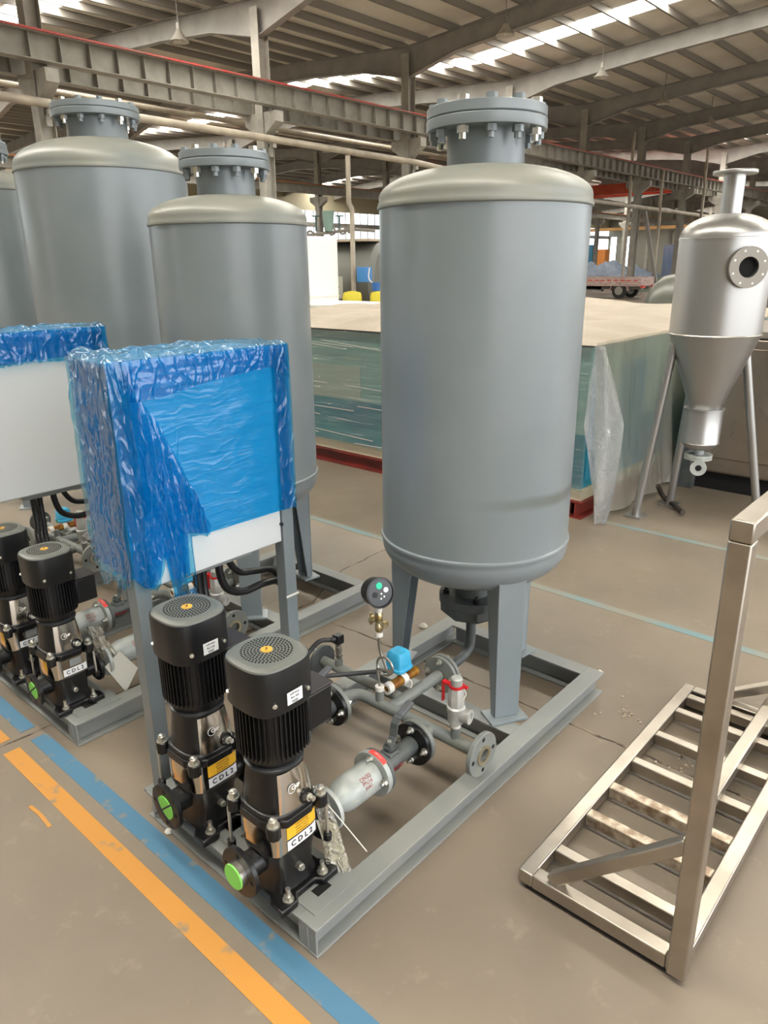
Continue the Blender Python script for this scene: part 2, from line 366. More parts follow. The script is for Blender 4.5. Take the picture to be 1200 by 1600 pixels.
# crane runway beams along X
def runway(name, y, z0, z1, label, rail, x0=-4, x1=104, stiff=True, m=BEAMP, nst=150):
    t = thing(name, label, 'crane beam', (x0, y, z0)); L = x1-x0; h = z1-z0
    MB().bar((0, 0, 0), (L, 0, 0), .28, .02).o('bottom_flange', m, t, smooth=False)
    MB().bar((0, 0, h), (L, 0, h), .32, .02).o('top_flange', m, t, smooth=False)
    MB().box((0, -.006, 0), (L, .006, h)).o('web', m, t, smooth=False)
    if stiff:
        s0 = None
        for k in range(nst):
            if s0 is None: s0 = MB().box((-.006, -.13, .01), (.006, .13, h-.01)).o('stiffener', m, t, smooth=False); o = s0
            else: o = s0.copy(); COL.objects.link(o)
            o.location = (.31+k*.635, 0, 0)
    if rail: MB().box((0, -.05, h+.01), (L, .05, h+.07)).box((0, -.2, h+.01), (L, -.15, h+.05)).o('rail', rail, t, smooth=False)
    return t
runway('crane_runway_beam', YC-.45, 5.62, 6.1, 'long ribbed crane runway beam topped by a red rail, nearer of two', REDR)
runway('crane_runway_beam', YC+.5, 5.5, 6.0, 'second ribbed runway beam just behind the red-railed beam', None, nst=90)
runway('crane_runway_beam', YB-.45, 5.6, 6.05, 'distant runway beam with orange rail beyond the columns', mat('orange_rail', '#c0763f', .5), stiff=False)
# cream pipes
t = thing('overhead_pipe', 'long cream pipe hung on the columns below the runway beam', 'pipe', (-4, YC-.36, 4.85))
MB().tube([(0, 0, .12), (18, 0, 0), (24, 0, -.05), (30, 0, -.35), (36, 0, -.55), (60, 0, -.7)], .09, 12).o('pipe', PIPEW, t)
for k, (x, z) in enumerate(((12.1, .04), (18.1, 0), (24.1, -.05), (30.1, -.35), (36.1, -.55))):
    MB().box((x-.06, -.02, z-.2), (x+.06, .19, z-.1)).box((x-.06, .13, z-.4), (x+.06, .19, z)).o('pipe_bracket', COLM, t)
tag(MB().tube([(-4, YC+5, 6.3), (44, YC+5, 6.2)], .08, 10).o('overhead_pipe', PIPEW), 'thin pale pipe under the roof beyond the runway, upper left', 'pipe')
for i, (x, y, h, lb) in enumerate(((37.3, 16.75, 7.6, 'pale vertical pipe with two elbows right of the nearest tank'), (44.6, 15.75, 8.0, 'pale vertical pipe left of the steel hopper'), (16.4, 15.75, 4.6, 'pale vertical pipe standing by the big boiler'), (38.9, 15.8, 6, 'slim pale pipe beside the dark column near the truck tail'))):
    tag(MB().tube([(x, y, 0), (x, y, h*.62), (x, y, h*.7), (x-.12, y, h*.735), (x-.12, y, h)], .075, 10).o('vertical_pipe', PIPEW), lb, 'pipe')
tag(MB().bar((37.5, 16.0, 4.05), (37.5, 14.9, 0), .16, .16, (1, 0, 0)).o('brace_bar', STLD), 'dark slanting brace behind the truck tail', 'brace')
# hi-bay lamps
LP = [(13.76, 25.82, 7.84), (13.2, 18.92, 7.457), (25.37, 25.8, 7.84), (19.23, 12.57, 7.59), (25.42, 12.78, 7.575), (31.07, 12.93, 7.565), (36.68, 13.05, 7.557), (30.06, 30.65, 7.5), (25.35, 33.2, 7.32)]
LL = ['upper left corner, beyond the first column', 'above the red rail left of the pale column', 'right of the pale column below the beam', 'dark one hung by the skylight strip above the nearest tank', 'hung under the roof right of the nearest tank top, nearest of three', 'middle one of three right of the nearest tank top', 'furthest of three right of the nearest tank top', 'far one seen beside the cream pipe', 'far one seen above the second tank']
lp = None
for (x, y, z), s in zip(LP, LL):
    lb = 'bell-shaped factory lamp ' + s
    if lp is None:
        lp = thing('bay_lamp', lb, 'lamp', (x, y, z), 'hanging factory lamps')
        MB().lathe([(.03, .22), (.06, .2), (.1, .12), (.26, -.08), (.25, -.08), (.08, .1), (.02, .18)], 24).o('lamp_shade', mat('lamp_aluminium', '#c3c0b8', .3, .8), lp)
        MB().cyl((0, 0, .2), (0, 0, .36), .06, n=12).o('lamp_housing', STLD, lp)
        MB().cyl((0, 0, .36), (0, 0, 1.03), .012, n=6).o('rod', STLD, lp)
        MB().lathe([(0, -.08), (.04, -.06), (.05, 0), (.03, .06), (0, .08)], 12).o('bulb', mat('bulb_glass', '#e8e4d8', .2), lp)
    else: dup(lp, (x, y, z), lb)
# walls
wf = bpy.data.objects.new('wall_far', None); COL.objects.link(wf); wf['kind'] = 'structure'
def wall(parent, name, m, a, b): return MB().box(a, b).o(name, m, parent, smooth=False)
wall(wf, 'lower_cladding', WALLC, (XS0, YF, 0), (XS1, YF+.1, 2.75)); wall(wf, 'middle_cladding', WALLC, (XS0, YF, 3.0), (XS1, YF+.1, 3.5)); wall(wf, 'upper_cladding', WALLC, (XS0, YF, 6.3), (XS1, YF+.1, EV+.1))
for k, (z0, z1) in enumerate(((3.5, 6.3), (2.75, 3.0))):
    wi = bpy.data.objects.new('window_%d' % (k+1), None); COL.objects.link(wi); wi['kind'] = 'structure'; wi.location = (XS0, YF, 0)
    MB().box((0, .04, z0), (XS1-XS0, .05, z1)).o('pane', GLASS, wi, smooth=False)
    mu = None
    for i in range(110):
        if mu is None: mu = MB().box((0, 0, z0), (.05, .08, z1)).o('mullion', STLD, wi, smooth=False); o = mu
        else: o = mu.copy(); COL.objects.link(o)
        o.location = (i*1.0+.5, 0, 0)
    if k == 0: MB().box((0, -.05, 4.95), (XS1-XS0, .1, 5.35)).o('transom', STLD, wi, smooth=False)
for x in COLX[8:17]: 
    MB().bar((x, YF-.2, 0), (x, YF-.2, 7.3), .2, .3).o('wall_post', STLD, wf, smooth=False)
for x in (44.1, 56.1): MB().bar((x, YF-.4, 6.5), (x+5.5, YF-.4, .5), .15, .2).o('wall_brace', STLD, wf, smooth=False)
we = bpy.data.objects.new('wall_end', None); COL.objects.link(we); we['kind'] = 'structure'
yy = [(YN, 46.1), (48.0, 49.0), (49.9, YF)]
for a, b in yy: wall(we, 'end_cladding', WALLD, (XS1, a, 0), (XS1+.1, b, 5.2))
wall(we, 'gable', WALLD, (XS1, YN, 5.2), (XS1+.1, YF, 9))
wr = bpy.data.objects.new('wall_right', None); COL.objects.link(wr); wr['kind'] = 'structure'
wall(wr, 'plinth', WALLC, (15, YN-.1, 0), (XS1, YN, 1.4)); wall(wr, 'plinth', WALLC, (XS0, YN-.1, 0), (-6.5, YN, 1.4)); wall(wr, 'upper_cladding', WALLC, (XS0, YN-.1, 5.6), (XS1, YN, EV+.1))
for x in COLX: MB().bar((x, YN+.2, 0), (x, YN+.2, 7), .3, .32).o('wall_post', COLM, wr, smooth=False)
for x in [-29, -27.5, -26, -24.5, -23, -21.5, -20, -18.5, -17, -15.5, -14, -12.5, -11, -9.5, -8, 15, 23, 31, 39, 47, 55, 63, 71, 79, 87, 95]: wall(wr, 'cladding_pier', WALLC, (x, YN-.1, 1.4), (x+1.5, YN, 5.6))
wl = bpy.data.objects.new('wall_left', None); COL.objects.link(wl); wl['kind'] = 'structure'
for a, b in ((YN, 20), (24, YF)): wall(wl, 'end_cladding', WALLC, (XS0-.1, a, 0), (XS0, b, 5.5))
wall(wl, 'gable', WALLC, (XS0-.1, YN, 5.5), (XS0, YF, 9))

# ================================================================ SKID FRAME
def skid(loc, label, W, L):
    t = thing('skid_frame', label, 'skid frame', loc, 'welded skid frames'); h = .092; w_ = .068; z = h/2
    for y, n in ((w_/2, 'side_rail'), (W-w_/2, 'side_rail')): MB().ibeam((0, y, z), (L, y, z), w_, h).o(n, GREYF, t, .0015)
    for x, n in ((w_/2, 'end_rail'), (L-w_/2, 'end_rail'), (1.03, 'cross_rail')):
        MB().ibeam((x, w_, z), (x, W-w_, z), w_, h-.001 if x == 1.03 else h).o(n, GREYF, t, .0015)
    MB().ibeam((.165, w_, z), (.165, W-w_, z), .05, h-.002).o('pump_rail', GREYF, t, .0015)
    # mounting plates with slots
    for y0 in (.035, .33):
        a, b = y0+.035, y0+.065
        MB().box((.03, y0, h-.001), (.2, a, h+.003)).box((.03, b, h-.001), (.2, b+.03, h+.003)).box((.03, a, h-.001), (.075, b, h+.003)).box((.125, a, h-.001), (.2, b, h+.003)).o('mounting_plate', GREYF, t, smooth=False)
        MB().box((.075, a, h-.0005), (.125, b, h+.0006)).o('slot', HOLE, t, smooth=False)
    MB().box((.002, .004, .008), (.008, w_, h-.008)).o('end_cap', GREYF, t, smooth=False)
    return t
skid((.9, 1.045, 0), 'grey welded beam skid carrying the two nearest pumps and nearest tank', .775, 1.59)
skid((.95, 3.60, 0), 'grey welded beam skid furthest left, glimpsed behind the rear pumps', .80, 1.75)
skid((.92, 2.325, 0), 'grey welded beam skid behind, under the second tank and left pumps', .77, 1.60)

# ================================================================ PRESSURE TANK
SHADEBAND = mat('grey_paint_with_shade_band', '#767f83', .3, col2='#7d8589', scale=3, rvar=.05, bump=.05, bscale=8)
def shade_band(m):
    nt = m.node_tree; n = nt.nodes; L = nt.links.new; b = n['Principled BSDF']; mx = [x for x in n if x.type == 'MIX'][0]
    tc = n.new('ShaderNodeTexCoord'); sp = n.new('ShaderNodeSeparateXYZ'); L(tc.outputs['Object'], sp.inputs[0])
    # shade band painted into the tank colour: height band, stronger on one side
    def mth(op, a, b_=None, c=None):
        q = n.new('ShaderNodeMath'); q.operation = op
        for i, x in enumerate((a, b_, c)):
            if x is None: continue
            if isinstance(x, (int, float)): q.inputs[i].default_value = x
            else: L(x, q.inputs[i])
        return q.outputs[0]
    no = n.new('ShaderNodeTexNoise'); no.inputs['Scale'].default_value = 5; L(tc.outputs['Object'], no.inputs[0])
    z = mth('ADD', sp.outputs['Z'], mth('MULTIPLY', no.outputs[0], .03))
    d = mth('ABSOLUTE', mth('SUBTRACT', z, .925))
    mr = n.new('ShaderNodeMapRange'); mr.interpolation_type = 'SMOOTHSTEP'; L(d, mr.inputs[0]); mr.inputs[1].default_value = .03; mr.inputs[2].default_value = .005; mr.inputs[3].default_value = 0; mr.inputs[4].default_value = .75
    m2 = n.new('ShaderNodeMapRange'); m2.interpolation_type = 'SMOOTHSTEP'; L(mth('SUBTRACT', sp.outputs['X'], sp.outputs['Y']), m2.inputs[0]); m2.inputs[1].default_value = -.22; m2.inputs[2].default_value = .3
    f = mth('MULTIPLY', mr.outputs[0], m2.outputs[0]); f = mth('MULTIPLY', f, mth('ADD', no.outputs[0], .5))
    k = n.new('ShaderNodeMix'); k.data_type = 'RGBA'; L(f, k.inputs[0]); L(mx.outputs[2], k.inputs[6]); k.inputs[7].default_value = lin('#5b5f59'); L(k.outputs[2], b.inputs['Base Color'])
shade_band(SHADEBAND)
def dish(r, z, h, sgn, r_end, n=12):
    """knuckle + crown profile from the seam to r_end"""
    out = []
    a1 = math.acos(min(1, r_end/r))
    for i in range(n+1):
        a = a1*i/n; out.append((r*cos(a)**.9 if cos(a) > 0 else 0, z+sgn*h*sin(a)))
    out[-1] = (r_end, out[-1][1]); return out
DUSTH = mat('grey_paint_dusty', '#767e80', .38, col2='#85867d', scale=2.5, lo=.3, hi=.6, bump=.05, bscale=8)
def tank(loc, label, r=.34, zb=.714, zt=1.823, shellm=GREY, legs=True, nk=.122, Rf=.188, hd=.095, group='grey pressure tanks', lt=.092, nb=12, azs=(240, 355, 107), nh=.115):
    t = thing('pressure_tank', label, 'tank', loc, group)
    MB().lathe([(r, zb), (r, zt)], 96).o('shell', shellm, t)
    for z, s, h in ((zt, 1, hd), (zb, -1, .15)):
        pr = [(r-.002, z-s*.006), (r+.0055, z-s*.001), (r+.007, z+s*.004), (r+.004, z+s*.012), (r+.001, z+s*.022)] + dish(r+.001, z+s*.03, h, s, .1 if s > 0 else .06, 14)
        MB().lathe(pr if s < 0 else pr, 96).o('dished_head', DUSTH if s > 0 else GREY, t)
    zc = zt+.03+hd*sin(math.acos(min(1, .1/r)))-.015
    zf = zc+nh
    MB().lathe([(nk+.006, zc-.03), (nk, zc+.004), (nk, zf)], 48).o('neck', GREY, t)
    MB().lathe([(nk-.004, zf), (Rf, zf), (Rf+.001, zf+.003), (Rf+.001, zf+.028), (Rf-.002, zf+.031), (nk-.004, zf+.031)], 64, close=True).o('neck_flange', GREY, t)
    MB().lathe([(0, zf+.033), (Rf-.004, zf+.033), (Rf-.001, zf+.036), (Rf-.001, zf+.062), (Rf-.004, zf+.064), (0, zf+.064)], 64).o('blind_cover', GREY, t)
    rb = Rf*.87
    for i in range(nb):
        a = 2*pi*(i+.3)/nb; x, y = rb*cos(a), rb*sin(a); b = MB(); b.cyl((x, y, zf-.002), (x, y, zf+.066), .009, n=8)
        b.cyl((x, y, zf+.064), (x, y, zf+.080), .0175, n=6).cyl((x, y, zf-.002), (x, y, zf-.021), .0175, n=6).cyl((x, y, zf-.021), (x, y, zf-.038), .011, n=8)
        b.o('cover_bolt', GREY if i % 3 else ZINC, t)
    if legs:
        # drain flange below
        zz = zb-.03-.15
        MB().lathe([(.065, zz+.04), (.065, .455)], 32).lathe([(.065, .457), (.125, .457), (.125, .425), (.065, .425)], 40, close=True).o('drain_neck', DARKP, t)
        MB().lathe([(0, .42), (.122, .42), (.12, .385), (.105, .372), (0, .372)], 8).o('drain_cover', DARKP, t)
        for i in range(4):
            a = 2*pi*(i+.5)/4; hexbolt(MB(), (.1*cos(a), .1*sin(a), .457), (0, 0, 1), .012, .012, .012).o('drain_bolt', BLACK, t)
        for a in azs:
            m = M.Rotation(R(a), 4, 'Z'); w_ = .052; h1 = zb-.02
            lg = MB(m)
            ro, ri, f = r*.93, r*.70, .007
            lg.add([(ro, -w_, h1), (ro, w_, h1), (ro, w_*.9, lt+.01), (ro, -w_*.9, lt+.01), (ro-f, -w_, h1), (ro-f, w_, h1), (ro-f, w_*.9, lt+.01), (ro-f, -w_*.9, lt+.01)],
                   [(0,3,2,1),(4,5,6,7),(0,1,5,4),(1,2,6,5),(2,3,7,6),(3,0,4,7)])
            for s in (-1, 1):
                y = s*w_; y2 = s*w_*.9; yi = s*(w_-f); yi2 = s*(w_*.9-f)
                q = [(ro-f, y, h1), (ri-.02, y, h1-.06), (ri+.045, y2, lt+.01), (ro-f, y2, lt+.01), (ro-f, yi, h1), (ri-.02, yi, h1-.06), (ri+.045, yi2, lt+.01), (ro-f, yi2, lt+.01)]
                lg.add(q, [(0,1,2,3),(7,6,5,4),(0,4,5,1),(1,5,6,2),(2,6,7,3),(3,7,4,0)] if s < 0 else [(3,2,1,0),(4,5,6,7),(1,5,4,0),(2,6,5,1),(3,7,6,2),(0,4,7,3)])
            L_ = lg.o('leg', GREY, t, .002)
            MB(m).box((ri+.015, -w_-.02, lt), (ro+.03, w_+.02, lt+.01)).o('foot_plate', GREY, L_, .0015)
    MB().bar((r*.42, -r*.42, zc-.005), (r*.42, -r*.42, zc+.035), .03, .012).o('lifting_lug', GREY, t)
    return t
tank((2.125, 1.447, 0), 'large grey vertical tank nearest the camera, on three legs', shellm=SHADEBAND)
tank((2.085, 2.742, 0), 'second grey tank, behind the nearer blue-wrapped cabinet', r=.335, zb=.72, zt=1.818, azs=(228, 349, 101))
tank((2.237, 4.025, 0), 'tallest grey tank at left, third from the right', r=.443, zb=.75, zt=2.13, nk=.155, Rf=.225, hd=.15, nh=.11)
tank((2.09, 5.26, 0), 'grey tank cut off by the left photo edge', r=.335, zb=.75, zt=2.12, nk=.11, Rf=.175)

# ================================================================ PUMP
def se(x, r, e):  # y on a superellipse
    return r*(max(0, 1-(abs(x)/r)**e))**(1/e)
def pump(loc, label, s=1.0, stick=True, brand=True, cap='disc'):
    t = thing('booster_pump', label, 'pump', loc, 'vertical multistage pumps'); t.scale = (s, s, s)
    # z=0 is the skid top; pipe axis z=.108
    bp = [(-.1, -.115), (-.045, -.115), (-.03, -.095), (.03, -.095), (.045, -.115), (.1, -.115)]
    poly = bp+[(.1, -.07), (.085, -.05), (.085, .05), (.1, .07)]+[(x, -y) for x, y in bp[::-1]]+[(-.1, .07), (-.085, .05), (-.085, -.05), (-.1, -.07)]
    MB().prism(poly, .004, .026).o('base_plate', BLACK, t, .004)
    MB().lathe([(.08, .024), (.072, .05), (.074, .1), (.082, .14), (.086, .15)], 48, 3).o('pump_casting', BLACK, t)
    for sx in (-1, 1):
        MB().cyl((sx*.05, 0, .108), (sx*.125, 0, .108), .036, .034, 24).o('port', BLACK, t)
        f = flange_at('suction_flange' if sx < 0 else 'discharge_flange', t, (sx*.13, 0, .108), (sx, 0, 0), .068, .014, .03, 4, .052, BLACK, None, .78, True)
        if sx < 0:
            if cap == 'disc':
                MB().ring((-.137, 0, .108), (-.152, 0, .108), .0, .036, 32).o('cap_rim', STEELB, f); MB().cyl((-.152, 0, .108), (-.156, 0, .108), .034, n=32).o('green_cap', GREENC, f)
            else:
                MB().cyl((-.137, 0, .108), (-.139, 0, .108), .036, n=32).o('green_cap', GREENC, f)
                MB().tube(sm([(-.142, -.05, .15), (-.15, 0, .108), (-.142, .05, .062)]), .003, 6).tube(sm([(-.142, .045, .155), (-.152, 0, .112), (-.142, -.045, .062)]), .003, 6).o('cable_tie', INK, f)
    b = MB(); b.cyl((-.005, -.07, .085), (-.005, -.088, .085), .011, n=6).cyl((-.005, -.086, .085), (-.005, -.094, .085), .007, n=10).o('drain_plug', ZINC, t)
    for x in (-1, 1):
        for y in (-1, 1):
            b = MB(); b.cyl((x*.06, y*.095, .026), (x*.06, y*.095, .029), .015, n=16).cyl((x*.06, y*.095, .029), (x*.06, y*.095, .04), .0115, n=6).cyl((x*.06, y*.095, .04), (x*.06, y*.095, .062), .0065, n=10).o('anchor_bolt', ZINC, t)
    E = 4.2; rs = .081
    MB().lathe([(rs-.002, .146), (rs, .148), (rs, .235)], 64, E).o('steel_sleeve', STEEL, t)
    yb = lambda u: -se(u, rs, E)
    def onface(u0, off): return lambda u, v, w_: (u+u0, yb(u+u0)-off-w_, v)
    def patch(name, m, x0, x1, z0, z1, off, par):
        mb = MB(); n = 12; vs = []
        for i in range(n+1):
            x = x0+(x1-x0)*i/n
            for z in (z0, z1): vs.append((x, yb(x)-off, z))
        mb.add(vs, [(2*i, 2*i+2, 2*i+3, 2*i+1) for i in range(n)]); return mb.o(name, m, par)
    zl = .156
    la = patch('name_label', WHITEL, -.04, .06, zl, zl+.03, .0012, t)
    ft = onface(.008, .0018); text('lettering', 'C D L 2', .0225, INK, la, lambda u, v, w_: ft(u, v+zl+.0145, w_), .0003, .0004)
    if stick:
        ly = patch('warning_label', YELL, -.04, .06, zl+.035, zl+.073, .0012, t)
        fy = onface(.01, .0016); rr = random.Random(4)
        for k in range(4): text('small_print', ''.join(rr.choice('eaonrstil ') for _ in range(18)), .0062, INK, ly, lambda u, v, w_, k=k: fy(u, v+zl+.066-k*.0085, w_), .0002)
    else:
        mb = MB(); vs = []
        for z in (zl+.03, zl+.07): vs += [(-yb(0)*-1-.0012, -.035, z), (-yb(0)*-1-.0012, .0, z)]
        mb.add(vs, [(0, 1, 3, 2)]).o('warning_label', YELL, t)
        la2 = patch('data_label', mat('grey_label', '#8d9190', .4, .3), -.01, .04, zl+.036, zl+.068, .0012, t)
    # clamp flange: octagon with lugs
    g = .108; poly = [(g, -.05), (g, .05), (.09, .07), (.07, .09), (.05, g), (-.05, g), (-.07, .09), (-.09, .07), (-g, .05), (-g, -.05), (-.09, -.07), (-.07, -.09), (-.05, -g), (.05, -g), (.07, -.09), (.09, -.07)]
    q = [(x*.82, y*.82) for x, y in poly]
    MB().prism(q, .232, .256).lathe([(.085, .25), (.083, .268), (.072, .272)], 40, 3).o('clamp_flange', BLACK, t, .003)
    for x in (-1, 1):
        for y in (-1, 1):
            c = (x*.079, y*.079)
            MB().cyl((c[0], c[1], .226), (c[0], c[1], .262), .019, n=8).o('lug', BLACK, t, .002)
            b = MB(); b.cyl((c[0], c[1], .262), (c[0], c[1], .265), .016, n=16).cyl((c[0], c[1], .265), (c[0], c[1], .279), .0125, n=6).lathe([(.008, .279), (.007, .284), (0, .286)], 10, c=c).o('tie_bolt', ZINC, t)
            if x*y < 0: MB().cyl((x*.091, y*.088, .12), (x*.091, y*.088, .235), .0045, n=8).o('tie_rod', ZINC, t); MB().cyl((x*.091, y*.088, .108), (x*.091, y*.088, .13), .012, n=8).o('lower_lug', BLACK, t, .002)
    # lantern with polished guards
    MB().lathe([(.077, .262), (.076, .29), (.067, .36), (.066, .385)], 48, 2.8).o('lantern', BLACK, t)
    for s in (-1, 1):
        mb = MB(); n = 16; vs = []
        for i in range(n+1):
            u = -.052+.118*i/n
            for z, rr_ in ((.27, .083), (.30, .081), (.378, .070)):
                uu = u*rr_/.083; vs.append((uu, s*(se(uu, rr_, 2.6)), z))
        fs = []
        for i in range(n):
            for k in range(2): fs.append((3*i+k, 3*i+3+k, 3*i+4+k, 3*i+1+k) if s > 0 else (3*i+k, 3*i+1+k, 3*i+4+k, 3*i+3+k))
        gp = mb.add(vs, fs).o('coupling_guard', STEEL, t)
        if s < 0 and brand:
            fg = lambda u, v, w_: (u+.0, -se(u, .0768, 2.6)-.001-w_-(-(v)*.115), v+.33)
            MB().ring((-.012, -.0768, .33), (-.012, -.0785, .33), .0115, .013, 24).o('logo_ring', WHITEL, gp)
            text('logo_lettering', 'CNP', .0135, mat('etched_steel', '#ece9e2', .6), gp, fg, .0004, .0004)
    b = MB(); b.cyl((.028, -.07, .285), (.028, -.098, .289), .011, n=6).cyl((.028, -.095, .289), (.03, -.11, .291), .007, n=10).o('vent_plug', ZINC, t)
    MB().ring((.028, -.074, .286), (.028, -.084, .286), .013, .02, 20).o('vent_seat', BLACK, t)
    # motor
    MB().lathe([(.072, .383), (.076, .386), (.076, .392), (.070, .396)], 48).o('motor_ring', mat('dark_ring', '#3a3d40', .3, .4), t)
    MB().lathe([(.066, .39), (.07, .40), (.0765, .43), (.079, .45)], 48).o('motor_flange', BLACKM, t)
    mb = MB().lathe([(.076, .44), (.076, .59)], 48, 2.4)
    for i in range(44):
        a = 2*pi*i/44; q_ = 1/((abs(cos(a))**2.4+abs(sin(a))**2.4)**(1/2.4)); m = M.Rotation(a, 4, 'Z'); old = mb.m; mb.m = m; mb.box((.07*q_, -.0014, .425), (.0865*q_, .0014, .585)); mb.m = old
    mb.o('motor_body', BLACKM, t, smooth=False)
    MB().lathe([(.088, .56), (.0895, .563), (.090, .665), (.0885, .676)], 64, 3.2).o('fan_cowl', COWL, t)
    MB().lathe([(.0885, .674), (.086, .680), (.076, .6855), (.070, .6862), (0, .6865)], 64, 3).o('cowl_top', CAPM, t)
    mb = MB()
    for k, rr_ in enumerate((.021, .029, .037, .045, .053, .061)):
        n = int(2*pi*rr_/.0088)
        for i in range(n):
            a = 2*pi*(i+.5*(k % 2))/n; mb.cyl((rr_*cos(a), rr_*sin(a), .684), (rr_*cos(a), rr_*sin(a), .6868), .0031, n=6)
    mb.o('vent_holes', HOLE, t, smooth=False, kind='stuff')
    ba = MB().cyl((0, 0, .684), (0, 0, .6885), .0145, n=24).o('badge', BADGE, t)
    text('badge_mark', 'CNP', .008, INK, ba, lambda u, v, w_: (u*.7-v*.7, u*.7+v*.7, .6888+w_), .0002)
    for a in (-122, -58, 32, 148):
        q_ = 1/((abs(cos(R(a)))**3.2+abs(sin(R(a)))**3.2)**(1/3.2)); d = V((cos(R(a)), sin(R(a)), 0)); p = d*(.088*q_)+V((0, 0, .59)); MB().cyl(p, p+d*.004, .006, n=12).cyl(p+d*.004, p+d*.006, .0045, n=8).o('cowl_screw', ZINC, t)
    if stick:
        mb = MB(); vs = []
        for i in range(9):
            u = -.02+.048*i/8
            for z in (.578, .612): vs.append((u, -se(u, .0905, 3.2)-.0006, z))
        lb = mb.add(vs, [(2*i, 2*i+2, 2*i+3, 2*i+1) for i in range(8)]).o('motor_label', WHITEL, t)
        fm = lambda u, v, w_: (u+.003, -se(u+.003, .0905, 3.2)-.001-w_, v-.009)
        for k, tx in enumerate(('ooll iooo', 'lloo ioll', '|||||||||')): text('label_print', tx, .008, INK, lb, lambda u, v, w_, k=k: fm(u, v+.614-.0105*k, w_), .0002)
        fq = lambda u, v, w_: (u+.043, -se(u+.043, .0905, 2.9)-.001, v+.612)
    # terminal box on +X
    MB().box((.078, -.048, .43), (.165, .048, .535)).o('terminal_box', BLACKM, t, .006)
    MB().box((.078, -.05, .535), (.168, .05, .543)).o('terminal_lid', mat('lid_dark', '#2c2829', .5), t, .003)
    return t
P1 = pump((.965, 1.245, .092), 'nearest black and steel vertical pump, at the front corner of the skid')
P2 = pump((.975, 1.592, .092), 'black pump between the cabinet post and the nearest pump', cap='tied')
P3 = pump((.99, 2.505, .092), 'black pump on the rear skid left of the cabinet post', .9, stick=False, cap='tied')
P4 = pump((.98, 2.85, .092), 'black pump cut off by the left photo edge', .9, stick=False, cap='tied')

# ================================================================ PIPEWORK (one skid)
ZP = .2
def elbow(c, a, b, r, n=7):
    """arc points turning from direction a to b with radius r ending at corner c"""
    c, a, b = V(c), V(a), V(b); p0 = c-a*r; cen = p0+b*r
    return [cen - b*(r*cos(pi/2*i/n)) + a*(r*sin(pi/2*i/n)) for i in range(n+1)]
def manifold(loc, label, tx, ty, rear=1.):
    """tx,ty: tank axis relative to the skid corner origin"""
    t = thing('pipe_manifold', label, 'pipework', loc, 'grey pipe manifolds')
    hx = .72; y1, y2 = .2, .547; yt = .385; z = ZP; r = .021
    MB().tube([(hx, .01, z), (hx, .44, z)]+elbow((hx, y2, z), (0, 1, 0), (-1, 0, 0), .05)+[(.63, y2, z)], r, 18).o('header_pipe', GREYP, t)
    flange_at('end_flange', t, (hx, .005, z), (0, -1, 0), .073, .016, .022, 4, .055, GREYP, None, .8, True)
    MB().ring((hx, -.003, z), (hx, -.008, z), .022, .033).o('gasket_face', GALV, t)
    MB().tube([(.66, y1, z), (hx, y1, z)], r, 18).o('branch_pipe', GREYP, t)
    flange_at('branch_flange', t, (.64, y1, z), (1, 0, 0), .072, .016, .02, 4, .054, GREYP)
    flange_at('branch_flange', t, (.615, y2, z), (1, 0, 0), .074, .016, .02, 4, .056, GREYP, 1)
    MB().tube([(hx, yt, z), (1.0, yt, z)], r, 18).o('tank_branch_pipe', GREYP, t)
    flange_at('tank_flange', t, (1.01, yt, z), (1, 0, 0), .072, .014, .02, 4, .054, GREYP, -1, .78)
    flange_at('tank_flange', t, (1.03, yt, z), (1, 0, 0), .072, .014, .02, 4, .054, GREYP, 1, .78)
    MB().tube([(1.03, yt, z), (tx-.05, yt+(ty-yt)*.8, z)]+elbow((tx, ty, z), (1, 0, 0), (0, 0, 1), .05)[1:]+[(tx, ty, .374)], .019, 18).o('riser_pipe', DARKP, t)
    # sensor line behind the header
    MB().tube([(.78, yt+.01, z+.012), (.78, .775, z+.012)], .019, 16).o('sensor_pipe', GREYP, t)
    flange_at('sensor_flange', t, (.78, .782, z+.012), (0, 1, 0), .062, .014, .0, 4, .048, DARKP, 1)
    for (x, y) in ((hx, .105), (hx, .43), (.78, .69)):
        MB().cyl((x, y, z+.01), (x, y, z+.055), .0155, n=16).o('socket', GREYP, t)
    return t
MX = (.9, 1.045, 0); MY = (.92, 2.325, 0)
MF1 = manifold(MX, 'grey pipe header with flanged ends on the nearest skid', 1.225, .402)
MF2 = manifold(MY, 'grey pipe header with flanged ends on the rear skid', 1.165, .417)
MF3 = manifold((.93, 3.53, 0), 'grey pipe header glimpsed left of the blue film below the white cabinet', 1.3, .49)
